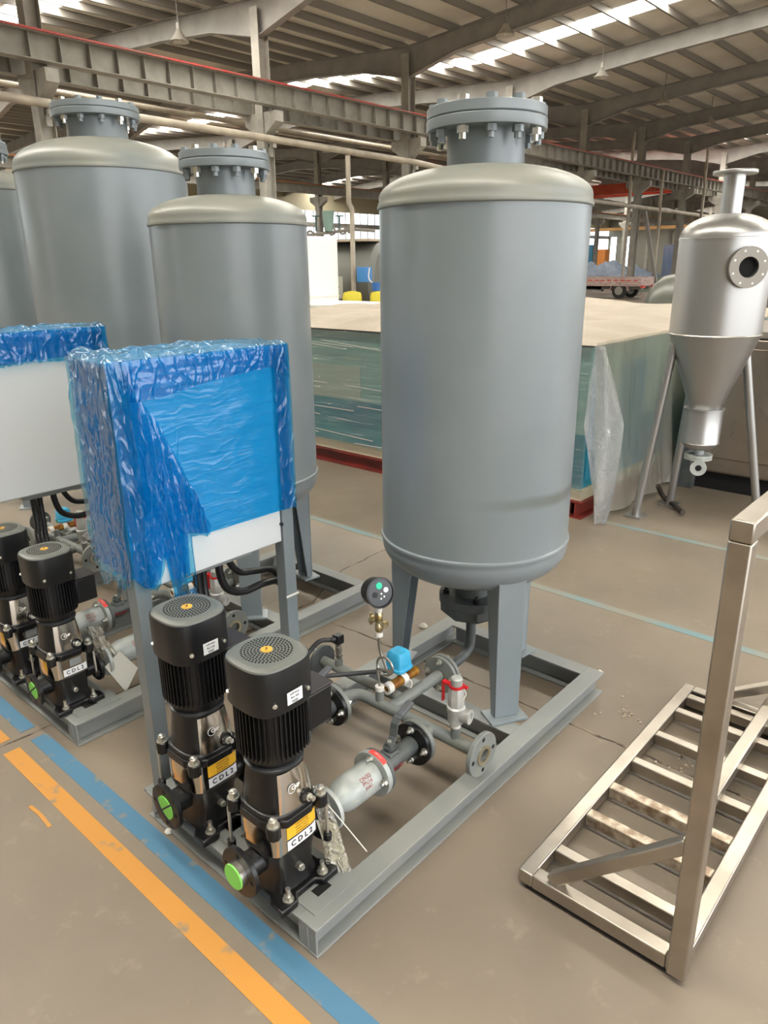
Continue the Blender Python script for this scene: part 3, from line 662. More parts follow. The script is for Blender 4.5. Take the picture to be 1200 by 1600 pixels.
def check_valve(loc, label):
    t = thing('check_valve', label, 'valve', loc, 'silver check valves')
    m = M.Rotation(R(90), 4, 'Y')
    MB(m).lathe([(.026, 0), (.026, .012), (.032, .018), (.047, .05), (.05, .07), (.05, .175), (.046, .18)], 36).o('valve_body', CAST, t)
    flange_at('inlet_flange', t, (-.008, 0, 0), (1, 0, 0), .066, .013, .02, 4, .05, CAST, None)
    flange_at('outlet_flange', t, (.188, 0, 0), (1, 0, 0), .072, .018, .02, 4, .057, CAST, -1, .75)
    flange_at('dark_flange', t, (.206, 0, 0), (1, 0, 0), .07, .012, .02, 4, .05, DARKP, None)
    # red tag over the flange top and red stencilled mark
    mb = MB(); n = 8; vs = []
    for i in range(n+1):
        a = R(50+50*i/n)
        for x in (.18, .198): vs.append((x, -.0745*cos(a), .0745*sin(a)))
    tg = mb.add(vs, [(2*i, 2*i+1, 2*i+3, 2*i+2) for i in range(n)]).o('red_tag', REDTAG, t)
    text('tag_lettering', '1.0 MPa', .009, WHITEL, tg, lambda u, v, w_: (.189+v, -.0755*cos(R(75)+u/.075), .0755*sin(R(75)+u/.075)), .0003)
    k = MB()
    fn = lambda u, v, w_: (.12+u, -.0508*cos(.62+v/.05), .0508*sin(.62+v/.05))
    for kk, tx in enumerate(('DN32', 'PN16', 'H41')): text('stencil_mark', tx, .017, REDINK, t, lambda u, v, w_, kk=kk: fn(u, v+.014-.014*kk, w_), .0002)
    return t
def ball_valve(loc, label, ang=38):
    t = thing('ball_valve', label, 'valve', loc, 'lever ball valves')
    MB(M.Rotation(R(90), 4, 'Y')).lathe([(.03, 0), (.034, .03), (.036, .06), (.030, .075), (.03, .16)], 24).o('valve_body', DARKP, t)
    MB().box((.03, -.022, .0), (.075, .022, .04)).o('bonnet', DARKP, t, .006)
    flange_at('outlet_flange', t, (.163, 0, 0), (1, 0, 0), .072, .014, .02, 4, .055, BLACK, -1, .78)
    MB().cyl((.052, 0, .03), (.052, 0, .068), .013, n=16).cyl((.052, 0, .05), (.052, 0, .056), .02, n=8).o('stem', DARKP, t)
    b = MB(); hexbolt(b, (.052, 0, .062), (0, 0, 1), .009, .008, .004); b.o('stem_nut', ZINC, t)
    mm = M.Translation((.052, 0, .056)) @ M.Rotation(R(8), 4, 'Z')
    mb = MB(mm); pts = [(-.01, 0, .002), (.008, 0, .006), (.02, 0, .02), (.028, 0, .06), (.04, 0, .072), (.125, 0, .085)]
    for a, b2 in zip(pts, pts[1:]): mb.bar(a, b2, .026, .006, (0, 0, 1) if a[2] < .02 else (-1, 0, .3))
    mb.o('lever', DARKP, t, .001)
    MB(mm).bar((.055, 0, .0745), (.125, 0, .085), .024, .013).o('lever_grip', mat('grip', '#55575c', .5), t, .004)
    text('stencil_mark', 'DN32', .022, REDINK, t, lambda u, v, w_: (.045+u, -.037*cos(v/.04-.1), .037*sin(v/.04-.1)), .0003, .0006)
    return t
CV1 = check_valve((1.145, 1.245, ZP), 'silver check valve behind the nearest pump, red lettering and red tag')
BV1 = ball_valve((1.357, 1.245, ZP), 'dark grey lever valve between the silver check valve and header')
CV2 = dup(CV1, (1.125, 1.592, ZP), 'silver check valve hidden between the two nearest pumps'); BV2 = dup(BV1, (1.337, 1.592, ZP), 'dark lever valve behind the second nearest pump')
CV3 = dup(CV1, (1.15, 2.50, ZP), 'silver check valve left of the cabinet post, beside the hanging card'); BV3 = dup(BV1, (1.362, 2.50, ZP), 'lever valve on the rear skid just left of the cabinet post')
CV4 = dup(CV1, (1.14, 2.86, ZP), 'silver check valve with red tag behind the rear left pump'); BV4 = dup(BV1, (1.352, 2.86, ZP), 'lever valve behind the furthest silver check valve')
# safety valve
def safety(loc, label):
    t = thing('safety_valve', label, 'valve', loc, 'safety valves with red levers')
    MB().cyl((0, 0, 0), (0, 0, .014), .017, n=20).o('tape', PTFE, t)
    MB().lathe([(.018, .012), (.026, .02), (.026, .05), (.03, .06), (.03, .075), (.021, .082)], 24).o('valve_body', SILVER, t)
    MB().cyl((0, 0, .045), (.012, -.045, .048), .02, .022, 20).ring((.012, -.045, .048), (.0125, -.048, .048), .014, .024, 20).o('outlet', SILVER, t)
    MB().lathe([(.026, .08), (.027, .09), (.025, .14), (.02, .15)], 8).o('bonnet', SILVER, t)
    MB().lathe([(.017, .15), (.019, .155), (.019, .176), (.015, .18), (0, .181)], 20).o('cap', CAST, t)
    mb = MB(); mb.ring((0, 0, .146), (0, 0, .153), .018, .024, 20); mb.bar((-.005, .02, .15), (-.008, .045, .153), .018, .005); mb.bar((-.008, .045, .155), (-.005, .047, .08), .012, .004, (0, 1, 0)); mb.bar((.01, -.02, .15), (.012, -.034, .148), .012, .006); mb.o('red_lever', REDP, t)
    MB().tube(sm([(0, -.03, .148), (.004, -.034, .13), (-.004, -.03, .115)]), .0015, 5).o('seal_wire', PTFE, t)
    return t
SV1 = safety((1.62, 1.15, ZP+.055), 'silver safety valve with red lever, near the open header flange')
SV2 = dup(SV1, (1.64, 2.43, ZP+.055), 'silver safety valve with red lever under the nearer cabinet')
SV3 = dup(SV1, (1.65, 3.64, ZP+.055), 'silver safety valve glimpsed below the hoses of the white cabinet')
# gauge
def gauge(loc, label, rz):
    t = thing('pressure_gauge', label, 'gauge', loc, 'contact pressure gauges')
    for z0, rr_ in ((0, .016), (.21, .014), (.3, .012)): MB().cyl((0, 0, z0), (0, 0, z0+.016), rr_, n=16).o('tape', PTFE, t)
    pts = [(0, 0, .014), (0, .004, .05), (0, .02, .075)]
    c = V((0, -.022, .1)); loop = [c+V((.006*i/16, .034*cos(a), .034*sin(a))) for i in range(17) for a in [pi*1.05+2*pi*1.15*i/16]]
    MB().tube(sm([(0, 0, .014), (0, .006, .05), (0, .012, .08)], 4)+loop+sm([(.004, .0, .15), (0, 0, .18), (0, 0, .21)], 4), .0045, 8).o('siphon_tube', STEELB, t)
    MB().lathe([(.010, .225), (.014, .235), (.014, .25), (.01, .26), (.014, .27), (.014, .29), (.009, .302)], 12).cyl((0, .03, .262), (0, -.03, .262), .006, n=10).cyl((0, .026, .262), (0, .036, .262), .014, n=6).cyl((0, -.02, .262), (0, -.034, .262), .012, n=6).bar((0, .036, .24), (0, .036, .285), .006, .004, (0, 1, 0)).o('brass_cock', BRASS, t)
    m = M.Translation((0, 0, .372)) @ M.Rotation(rz, 4, 'Z') @ M.Rotation(R(76), 4, 'Y')
    MB(m).lathe([(0, -.045), (.044, -.043), (.048, -.03), (.048, .008), (.052, .010), (.052, .018), (.046, .019), (.046, .012), (0, .012)], 40).o('gauge_case', mat('gauge_black', '#1b1b1c', .4), t)
    dl = MB(m).cyl((0, 0, .0125), (0, 0, .0145), .0455, n=36).o('dial', mat('dial_dark', '#20252b', .15), t)
    # face coordinates: x->down, y->right seen from the front
    MB(m).cyl((-.024, -.002, .0145), (-.024, -.002, .0165), .0115, n=20).o('green_mark', GREENL, dl)
    MB(m).cyl((-.006, .021, .0145), (-.006, .021, .0162), .009, n=20).o('white_mark', WHITEL, dl)
    for x, y in ((.004, .003), (.02, .0), (.015, .012)): MB(m).cyl((x, y, .0145), (x, y, .016), .003, n=10).o('screw', ZINC, dl)
    MB(m).cyl((.004, -.02, .0145), (.004, -.02, .0155), .010, n=20).o('black_knob', INK, dl)
    return t
G1 = gauge((1.62, 1.475, ZP+.055), 'round black contact gauge on coiled siphon and brass cock', R(250))
# brass flow switch with blue box
def flowsw(loc, label):
    t = thing('flow_switch', label, 'switch', loc, 'blue capped flow switches')
    MB().cyl((0, 0, 0), (.16, 0, .0), .0175, n=20).o('brass_body', BRASSD, t)
    for x in (-.004, .075): MB().ring((x, 0, 0), (x+.024, 0, 0), .012, .021).o('tape', PTFE, t)
    MB().tube(sm([(.1, -.02, 0), (.108, -.024, -.02), (.1, -.022, -.05), (.104, -.024, -.07)]), .003, 6).o('tape_tail', PTFE, t)
    b = MB(); b.lathe([(.030, .02), (.042, .024), (.042, .034), (.038, .036), (.034, .085), (.026, .095), (0, .096)], 24, 5, c=(.105, .035)); b.o('blue_box', BLUEP, t, .003)
    MB().cyl((.105, .02, .0), (.105, .035, .022), .012, n=12).o('stem', BRASSD, t)
    MB().box((.06, -.006+.035, .022), (.07, .0+.035, .04)).o('green_gland', mat('green', '#2e8b57', .5), t)
    return t
F1 = flowsw((1.64, 1.46, ZP+.055), 'brass flow switch with bright blue plastic cap on nearest skid')
F2 = dup(F1, (1.6, 2.72, ZP+.055), 'flow switch with blue cap on the rear skid, under the white cabinet')
F3 = dup(F1, (1.62, 3.98, ZP+.055), 'blue capped flow switch glimpsed right of the hoses below the white cabinet')
# pressure sensor
def sensor(loc, label):
    t = thing('pressure_sensor', label, 'sensor', loc, 'pressure sensors')
    MB().cyl((0, 0, 0), (0, 0, .012), .012, n=6).cyl((0, 0, .012), (0, 0, .02), .016, n=6).lathe([(.013, .02), (.013, .05), (.011, .052), (.011, .062), (.014, .064)], 20).o('steel_body', STEELB, t)
    MB().box((-.016, -.016, .064), (.016, .016, .1)).cyl((-.012, 0, .085), (-.03, 0.01, .085), .01, n=12).o('plug', BLACK, t, .003)
    return t
S1 = sensor((1.68, 1.735, ZP+.055), 'small steel pressure sensor with black plug near the rear header flange')
# cables
def hose(pts, r, label, name='cable_hose', m=HOSE, ribs=False, group=None):
    P = sm(pts, 10); rr = [r*(1+.06*(i % 2)) for i in range(len(P))] if ribs else r
    return tag(MB().tube(P, rr, 10).o(name, m), label, 'cable', group)
hose([(1.08, 1.7, .5), (1.3, 1.68, .36), (1.55, 1.66, .27), (1.69, 1.52, .28), (1.73, 1.5, .28)], .0085, 'dark cable running from the nearest pump to the blue switch', m=HOSEG)
hose([(1.655, 1.745, .34), (1.62, 1.775, .335), (1.57, 1.79, .29), (1.50, 1.74, .25), (1.40, 1.6, .3), (1.25, 1.45, .42), (1.14, 1.3, .5)], .009, 'dark cable looping from the sensor plug down behind the nearest motor', m=HOSEG)
# hoses under cabinet 1 and 2
for dx, dy, w_ in ((0, 0, 'nearer'), (.02, 1.27, 'rear')):
    hose([(1.335+dx, 1.95+dy, .74), (1.335+dx, 1.95+dy, .66), (1.36+dx, 1.95+dy, .59), (1.43+dx, 1.95+dy, .555), (1.52+dx, 1.95+dy, .555), (1.60+dx, 1.96+dy, .53), (1.66+dx, 1.98+dy, .42)], .0135, 'lower black ribbed hose curving below the %s cabinet' % w_, ribs=True)
    hose([(1.385+dx, 1.97+dy, .74), (1.39+dx, 1.97+dy, .68), (1.43+dx, 1.97+dy, .625), (1.50+dx, 1.97+dy, .605), (1.58+dx, 1.98+dy, .58), (1.65+dx, 1.99+dy, .5)], .012, 'upper black ribbed hose curving below the %s cabinet' % w_, ribs=True)
    hose([(1.235+dx, 1.94+dy, .74), (1.235+dx, 1.93+dy, .6), (1.21+dx, 1.88+dy, .5), (1.17+dx, 1.7+dy, .45), (1.13+dx, 1.64+dy, .5)], .0135, 'black hose dropping left under the %s cabinet to a motor' % w_, ribs=True)
    hose([(1.275+dx, 1.96+dy, .74), (1.27+dx, 1.95+dy, .6), (1.25+dx, 1.88+dy, .45), (1.22+dx, 1.6+dy, .4), (1.15+dx, 1.32+dy, .47)], .0125, 'black hose dropping down the middle below the %s cabinet' % w_, ribs=True)

# ================================================================ CABINETS
def lerp(tab, x):
    if x <= tab[0][0]: return tab[0][1]
    for (a, b), (c, d) in zip(tab, tab[1:]):
        if x <= c: return b+(d-b)*(x-a)/(c-a)
    return tab[-1][1]
def sheet(name, m, parent, x0, x1, top, bot, y, amp, nx=60, nz=60, seed=0, fx=14, fz=5, ragged=0, wrap=None):
    mb = MB(); vs = []
    for i in range(nx+1):
        x = x0+(x1-x0)*i/nx; zt, zb = lerp(top, x), lerp(bot, x)
        if ragged: zb += ragged*noise.noise((x*70, seed, 1))
        for k in range(nz+1):
            v = k/nz; z = zt+(zb-zt)*v
            edge = min(1, 6*v) * 1
            d = amp*(.6*noise.noise((x*fx, z*fz, seed))+.4*noise.noise((x*fx*2.7, z*fz*2.7, seed+5))+.5)*edge
            # ridged gathers
            d += amp*.8*(1-abs(noise.noise((x*fx*1.8+z*3, z*fz*.5, seed+9)))*3)*edge if amp > .006 else 0
            p = (x, y-max(0, d)-.001, z)
            vs.append(wrap(*p) if wrap else p)
    q = nz+1
    mb.add(vs, [(i*q+k, i*q+k+1, (i+1)*q+k+1, (i+1)*q+k) for i in range(nx) for k in range(nz)])
    return mb.o(name, m, parent)
def cabinet(loc, label, first):
    t = thing('control_cabinet', label, 'cabinet', loc, 'white control cabinets in blue film')
    # local x from post outer edge; width .63
    MB().box((.052, .012, .73), (.573, .2, 1.41)).o('cabinet_body', WHITE, t, .004)
    MB().box((.056, .004, .735), (.571, .012, 1.405)).o('door', WHITE, t, .003)
    for x in (0, .576):
        MB().box((x, 0, 0.008), (x+.05, .05, 1.4)).o('post', GREY, t, .003)
        MB().box((x-.02, -.03, 0), (x+.07, .08, .008)).o('foot_plate', GREYF, t)
    for z in (.8, .86): MB().cyl((.57, .006, z), (.57, -.006, z), .006, n=8).o('screw', INK, t)
    MB().box((.573, -.004, .515), (.63, .0, .521)).box((.626, 0, .515), (.63, .05, .521)).o('cable_tie', PTFE, t)
    MB().box((.2, .06, .7), (.48, .17, .732)).o('gland_plate', GREYF, t)
    if first:
        bot = [(-.005, .79), (.03, .745), (.06, .735), (.085, .765), (.1, .83), (.113, .80), (.125, .665), (.185, .655), (.178, .76), (.19, .875), (.262, .855), (.63, .852)]
        bot = sorted(bot); top = [(-.01, 1.413), (.64, 1.413)]
        sheet('front_film', FILMB, t, -.004, .632, top, bot, -.003, .004, 90, 70, 3, 6, 10)
        sheet('top_band_film', FILMB2, t, .05, .632, [(0, 1.415), (.7, 1.415)], [(.05, 1.30), (.14, 1.30), (.33, 1.33), (.56, 1.345), (.632, 1.30)], -.009, .005, 90, 24, 11, 14, 34)
        sheet('gathered_film', FILMB2, t, -.012, .262, [(-.01, 1.417), (.07, 1.41), (.076, 1.31), (.125, 1.24), (.19, 1.09), (.262, .90)], bot, -.012, .024, 70, 70, 21, 26, 4, .012)
        sheet('right_strip_film', FILMB2, t, .57, .636, [(.57, 1.41), (.64, 1.41)], [(.57, .853), (.64, .85)], -.009, .003, 12, 40, 31, 18, 6)
        sw = lambda x, y, z: (y+.0, x, z)
        sheet('side_film', FILMB2, t, -.01, .215, [(-.01, 1.41), (.22, 1.415)], [(-.01, .77), (.05, .74), (.1, .76), (.16, .72), (.2, .80), (.22, .82)], -.006, .0065, 50, 90, 41, 22, 9, .012, sw)
        sheet('side_liner', FILMB, t, -.005, .205, [(0, 1.41), (.2, 1.41)], [(0, .78), (.2, .8)], -.003, .003, 10, 20, 42, 10, 7, .01, sw)
        # side panel seen through the film: purple-brown door gap
        MB().box((-.004, .03, .76), (.0, .038, 1.4)).o('door_gap', mat('dark_gap', '#2a1c3c', .6), t)
        MB().box((.0, .05, .76), (.052, .2, 1.405)).o('side_cover', WHITE, t, .003)
        mb = MB(); vs = []; nx, ny = 50, 16
        for i in range(nx+1):
            for k in range(ny+1):
                x = -.012+.65*i/nx; y = -.012+.225*k/ny; h = .006+.026*max(0, noise.noise((x*16, y*20, 4))+.35)*(1-.75*min(1, max(0, (x-.25)/.3)))
                if i in (0, nx) or k in (0, ny): h = 0
                vs.append((x, y, 1.412+h))
        q = ny+1; mb.add(vs, [(i*q+k, (i+1)*q+k, (i+1)*q+k+1, i*q+k+1) for i in range(nx) for k in range(ny)]).o('top_film', FILMT, t)
        # frayed tail hanging over the motor
        mb = MB(); rr = random.Random(5)
        for k in range(26):
            x = .12+.068*rr.random(); mb.tube(sm([(x, -.02-.01*rr.random(), .70), (x+rr.uniform(-.012, .012), -.03, .67), (x+rr.uniform(-.025, .03), -.03, .64+rr.random()*.03)], 3), .0012, 4)
        mb.o('film_shreds', FILMB2, t, kind='stuff')
    else:
        sheet('top_band_film', FILMB2, t, .0, .64, [(0, 1.415), (.7, 1.415)], [(0, 1.27), (.3, 1.29), (.45, 1.28), (.53, 1.30), (.6, 1.31), (.64, 1.26)], -.008, .010, 60, 20, 51, 14, 14, .01)
        sheet('front_film', FILMB, t, .0, .64, [(0, 1.415), (.7, 1.415)], [(0, 1.28), (.45, 1.3), (.64, 1.29)], -.003, .003, 30, 12, 52, 8, 8)
        mb = MB(); vs = []; nx, ny = 50, 16
        for i in range(nx+1):
            for k in range(ny+1):
                x = -.012+.66*i/nx; y = -.012+.225*k/ny; h = .004+.02*max(0, noise.noise((x*16, y*20, 8))+.2)
                if i in (0, nx) or k in (0, ny): h = 0
                vs.append((x, y, 1.412+h))
        q = ny+1; mb.add(vs, [(i*q+k, (i+1)*q+k, (i+1)*q+k+1, i*q+k+1) for i in range(nx) for k in range(ny)]).o('top_film', FILMT, t)
    return t
cabinet((.972, 1.857, 0), 'control cabinet largely covered in crumpled blue film, above nearest pumps', True)
cabinet((1.0, 3.1, 0), 'white control cabinet at left edge with blue film only along its top', False)

# plastic bags with papers
def bag(loc, label, pts, w0, w1, card):
    t = thing('document_bag', label, 'bag', loc, 'clear bags tied to pumps')
    P = sm(pts, 6); mb = MB(); vs = []; n = 10
    for i, p in enumerate(P):
        f = i/(len(P)-1); w_ = w0+(w1-w0)*min(1, f*1.3)
        for k in range(n+1):
            u = k/n-.5; vs.append((p.x+u*w_*.75, p.y-u*w_*.75+.012*noise.noise((u*6, f*4, 3)), p.z+.006*noise.noise((u*9, f*8, 1))))
    q = n+1; mb.add(vs, [(i*q+k, i*q+k+1, (i+1)*q+k+1, (i+1)*q+k) for i in range(len(P)-1) for k in range(n)]); o = mb.o('plastic_sleeve', CLEARBAG, t)
    if card: c = MB(); c.add(card, [(0, 1, 2, 3)]).o('paper_card', PAPER, t)
    return t
b1 = bag((1.07, 1.185, .092), 'long crumpled clear bag hanging from the nearest pump', [(.0, .03, .24), (-.0, .0, .19), (.0, -.03, .1), (.0, -.05, .02), (.0, -.055, -.02)], .03, .06, [(-.018, .012, .15), (.018, -.028, .15), (.028, -.07, -.015), (-.012, -.03, .03)])
tag(MB().tube(sm([(1.075, 1.17, .29), (1.09, 1.12, .24), (1.115, 1.07, .17)]), .0016, 6).o('tie_string', PTFE), 'thin white tie wire sticking out behind the nearest pump', 'wire')
b2 = bag((1.15, 2.46, .092), 'clear bag with a square white card by the cabinet post', [(-.03, .04, .26), (-.02, .02, .2), (.0, .0, .12), (.02, -.02, .06)], .05, .07, [(-.03, -.005, .1), (.025, -.03, .155), (.075, -.06, .07), (.02, -.045, -.02)])

# ================================================================ STAINLESS CART FRAME
ct = thing('stainless_frame', 'brushed stainless ladder frame with upright post at lower right', 'frame', (1.43, .335, 0)); zt = .06; tw = .042
def tb(a, b, m=CARTM, name='tube', w_=tw, h=tw, up=(0, 0, 1), bev=.004): return MB().bar(a, b, w_, h, up).o(name, m, ct, bev)
zc = zt-tw/2
LX = 1.25; WY = .455
tb((0, WY-tw/2, zc), (LX, WY-tw/2, zc), name='long_rail'); tb((0, tw/2, zc), (LX+.3, tw/2, zc), name='long_rail')
tb((tw/2, tw, zc), (tw/2, WY-tw, zc), name='end_rail'); tb((LX-tw/2, tw, zc), (LX-tw/2, WY-tw, zc), name='end_rail')
tb((.5, .145, zt+.02), (1.55, .145, zt+.02), name='middle_rail')
for x in (.145, .335, .495, .665, .86, 1.05, 1.17): tb((x, tw, zc), (x, WY-tw, zc), name='slat', w_=.036, h=.038, m=RUST if x in (.495, .335) else CARTM)
PH = 1.148
tb((.012, .014, zt-.04), (-.012, .014, PH), name='post', w_=.044, h=.044, up=(1, 0, 0))
tb((-.034, .014, PH+.022), (1.1, .014, PH+.022), name='top_bar', w_=.044, h=.044)
tb((.03, WY-.09, zt+.0), (.01, .03, .40), name='brace', w_=.034, h=.034, up=(1, 0, 0))
tb((LX-.03, WY-.12, zt), (LX+.1, .0, .22), name='brace', w_=.034, h=.034, up=(0, 0, 1))
RUB = mat('rubber', '#15120f', .8)
for x in (.01, LX-.03): MB().box((x, .01, 0), (x+.02, WY-.02, .019)).o('rubber_foot', RUB, ct)
random.seed(11)
def debris(x, y, label, s):
    mb = MB()
    for k in range(26):
        a = random.uniform(0, 6.28); d = s*abs(random.gauss(0, .5)); mb.cbox((d*cos(a), d*sin(a), .0025), (.006*random.uniform(.3, 1.6), .005*random.uniform(.3, 1.6), .005))
    o = mb.o('dust_pile', mat('debris', '#b7ab98', .9), None, smooth=False, kind='stuff', loc=(x, y, 0)); o['label'] = label; o['category'] = 'debris'
debris(2.25, .62, 'pale scattered grit under the stainless ladder frame', .16); debris(2.42, .92, 'pale dust patch left of the stainless ladder frame', .1)
for x, y, s, lb in ((2.62, 1.12, .014, 'small pale scrap behind the skid corner'), (2.46, 1.95, .02, 'white flake lying left of the coiled gauge'), (.9, 1.71, .012, 'tiny plaster crumb beside the skid front flange')):
    tag(MB().lathe([(s, 0), (s*1.1, s*.3), (s*.6, s*.8), (0, s*.9)], 7).o('scrap', PAPER, loc=(x, y, 0)), lb, 'scrap')

# ================================================================ HOPPER
hp = thing('steel_hopper', 'silver cone-bottomed hopper on tube legs at the right edge', 'hopper', (4.764, 1.518, 0)); rh = .262
MB().lathe([(rh, 1.235), (rh, 1.775)], 64).o('cylinder', HOP, hp)
MB().lathe([(rh, 1.775)]+[(rh+.004, 1.772), (rh+.004, 1.782)]+dish(rh, 1.785, .135, 1, .05), 64).o('domed_top', HOP, hp)
MB().lathe([(rh+.003, 1.23), (rh+.006, 1.235), (rh+.003, 1.24)], 64, close=True).o('weld_seam', ZINC, hp)
MB().lathe([(.093, .775), (rh, 1.233)], 64).o('cone', HOP, hp)
MB().lathe([(0, .776), (.12, .776), (.12, .768), (.114, .766), (.112, .56), (.115, .556), (.112, .55), (.10, .53), (.07, .512), (.033, .505)], 48).o('receiver', HOP, hp)
MB().lathe([(.032, .51), (.032, .47)], 24).lathe([(.03, .476), (.085, .476), (.085, .46), (.03, .46)], 32, close=True).lathe([(.03, .458), (.085, .458), (.085, .445), (.03, .445)], 32, close=True).o('outlet_neck', CAST, hp)
da = V((cos(R(205)), sin(R(205)), 0)); c = V((0, 0, .40))
MB().lathe([(.045, .445), (.04, .36), (.02, .345), (0, .343)], 20).cyl(c, c+da*.07, .03, n=16).ring(c+da*.07, c+da*.082, .02, .05).o('bottom_valve', CAST, hp)
MB().cyl(c+da*.05, c+da*.0835, .019, n=16).o('valve_bore', HOLE, hp)
MB().lathe([(.058, 1.90), (.058, 2.125)], 32).lathe([(.0, 2.125), (.118, 2.125), (.12, 2.128), (.12, 2.142), (.118, 2.145), (0, 2.145)], 48).o('top_nozzle', HOP, hp)
db = V((cos(R(224)), sin(R(224)), 0)); c = V((0, 0, 1.62))
nz = MB(); nz.ring(c+db*(rh-.05), c+db*(rh+.035), .056, .066, 32); nz.o('side_nozzle', HOP, hp)
sf = flange_at('side_flange', hp, c+db*(rh+.03), db, .112, .014, .056, 8, .092, mat('flange_grey', '#8d8880', .5, .2), None, .2, True, WHITEL)
MB().cyl(c+db*(rh-.03), c+db*(rh+.005), .057, n=32).o('dark_bore', HOLE, hp)
for (fx, fy, tz), k in zip(((-.09, .335, 1.17), (.33, -.33, 1.14), (.3, .25, 1.15)), range(3)):
    f = V((fx, fy, 0)); d = f.normalized(); top = d*(.215)+V((0, 0, tz)); 
    if k == 0: top = V((-.12, .19, tz))
    MB().tube([f+V((0, 0, .01)), top], .026, 16).o('leg', HOP, hp)
    MB().box((fx-.06, fy-.06, 0), (fx+.06, fy+.06, .012)).o('foot_plate', HOP, hp)
    MB().bar(top+V((0, 0, -.06)), top+V((0, 0, .05)), .06, .012, (d.x, d.y, 0)).bar(top+V((0, 0, .05))-d*.03, top+V((0, 0, .05))+d*.03, .07, .008).o('leg_bracket', HOP, hp)

# ================================================================ PANEL UNIT, CRATES
PANM = mat('brown_reflective_panel', '#a3988c', .26, .75, col2='#94897e', scale=1.5, rvar=.05)
pu = thing('panel_unit', 'brownish reflective steel panel unit behind the hopper', 'machine', (5.6, .4, 0))
MB().box((0, 0, .14), (1.2, 1.45, 1.14)).o('panel_body', PANM, pu, .02)
MB().box((-.012, .06, .26), (0, 1.33, 1.07)).o('front_panel', PANM, pu, .01)
MB().ring((-.014, .75, .35), (-.02, .75, .35), .0, .001).box((-.018, .25, .31), (-.012, .62, .32)).box((-.018, .25, .31), (-.012, .26, .36)).o('handle_recess', STLD, pu, .003)
MB().box((-.006, .0, 1.14), (1.2, 1.45, 1.19)).o('top_rim', mat('rim', '#8c867f', .5, .4), pu, .008)
MB().box((.05, .05, 0), (1.15, 1.4, .14)).o('plinth', HOLE, pu)  # black block standing in for the shaded void below the unit
MB().box((-.04, 1.40, 0), (.04, 1.5, .75)).o('dark_leg', DARKP, pu)
tag(MB().tube(sm([(5.05, 1.86, .13), (5.1, 1.83, .04), (5.02, 1.72, .02), (4.86, 1.6, .03)]), .018, 8).o('bent_rod', mat('rusty', '#4b443c', .6, .5)), 'short bent dark rod on the floor below the hopper valve', 'rod')
PINK = mat('pinkish_board', '#b8988a', .6, col2='#a88a7e', scale=5)
pc = thing('pink_crate', 'pinkish stacked boxes behind the panel unit at right edge', 'crate', (7.0, .3, 0))
MB().box((0, 0, 0), (1.4, 1.5, 1.1)).o('lower_box', PINK, pc, .01); MB().box((.05, .05, 1.1), (1.3, 1.4, 1.42)).o('upper_box', PINK, pc, .01); MB().box((-.01, .02, 1.05), (0, 1.45, 1.09)).o('batten', PAPER, pc)
# teal crate wrapped in film
TEAL = mat('teal_upper_panel', '#8db9ba', .4, col2='#a3c4bf', scale=1.2, stretch=(1, 1, 6)); TEALD = mat('teal_blue_lower_panel', '#0f7f9f', .35, col2='#2597a8', scale=1.3, stretch=(1, 1, 4))
BLUEC = mat('blue_panel', '#2b8fb4', .4)
GREYB = mat('pale_inner_panel', '#bcc4bc', .5)
REDB = mat('red_base_paint', '#75231b', .5, col2='#571a14', scale=4)
CREAMB = mat('cream_board', '#b9ad98', .6)
STRETCH = film('stretch_wrap', '#e2ece9', .25, '#dfe7e2', .12, 1., (6, 1.5, 38), .15, .012)
DRAPE = film('dusty_plastic_drape', '#dde3dc', .13, '#d8d0be', .42, .8, (14, 14, 4), .25, .02)
BUBBLE = film('bubble_wrap', '#e8eef2', .35, '#d9e2e8', .35, 1., (130, 130, 130), .2, .01, crease=(110, 110, 110))
TOPSH = mat('dusty_top_sheet', '#ada293', .65, col2='#9f9483', scale=2, bump=.5, bscale=3, bdist=.05)
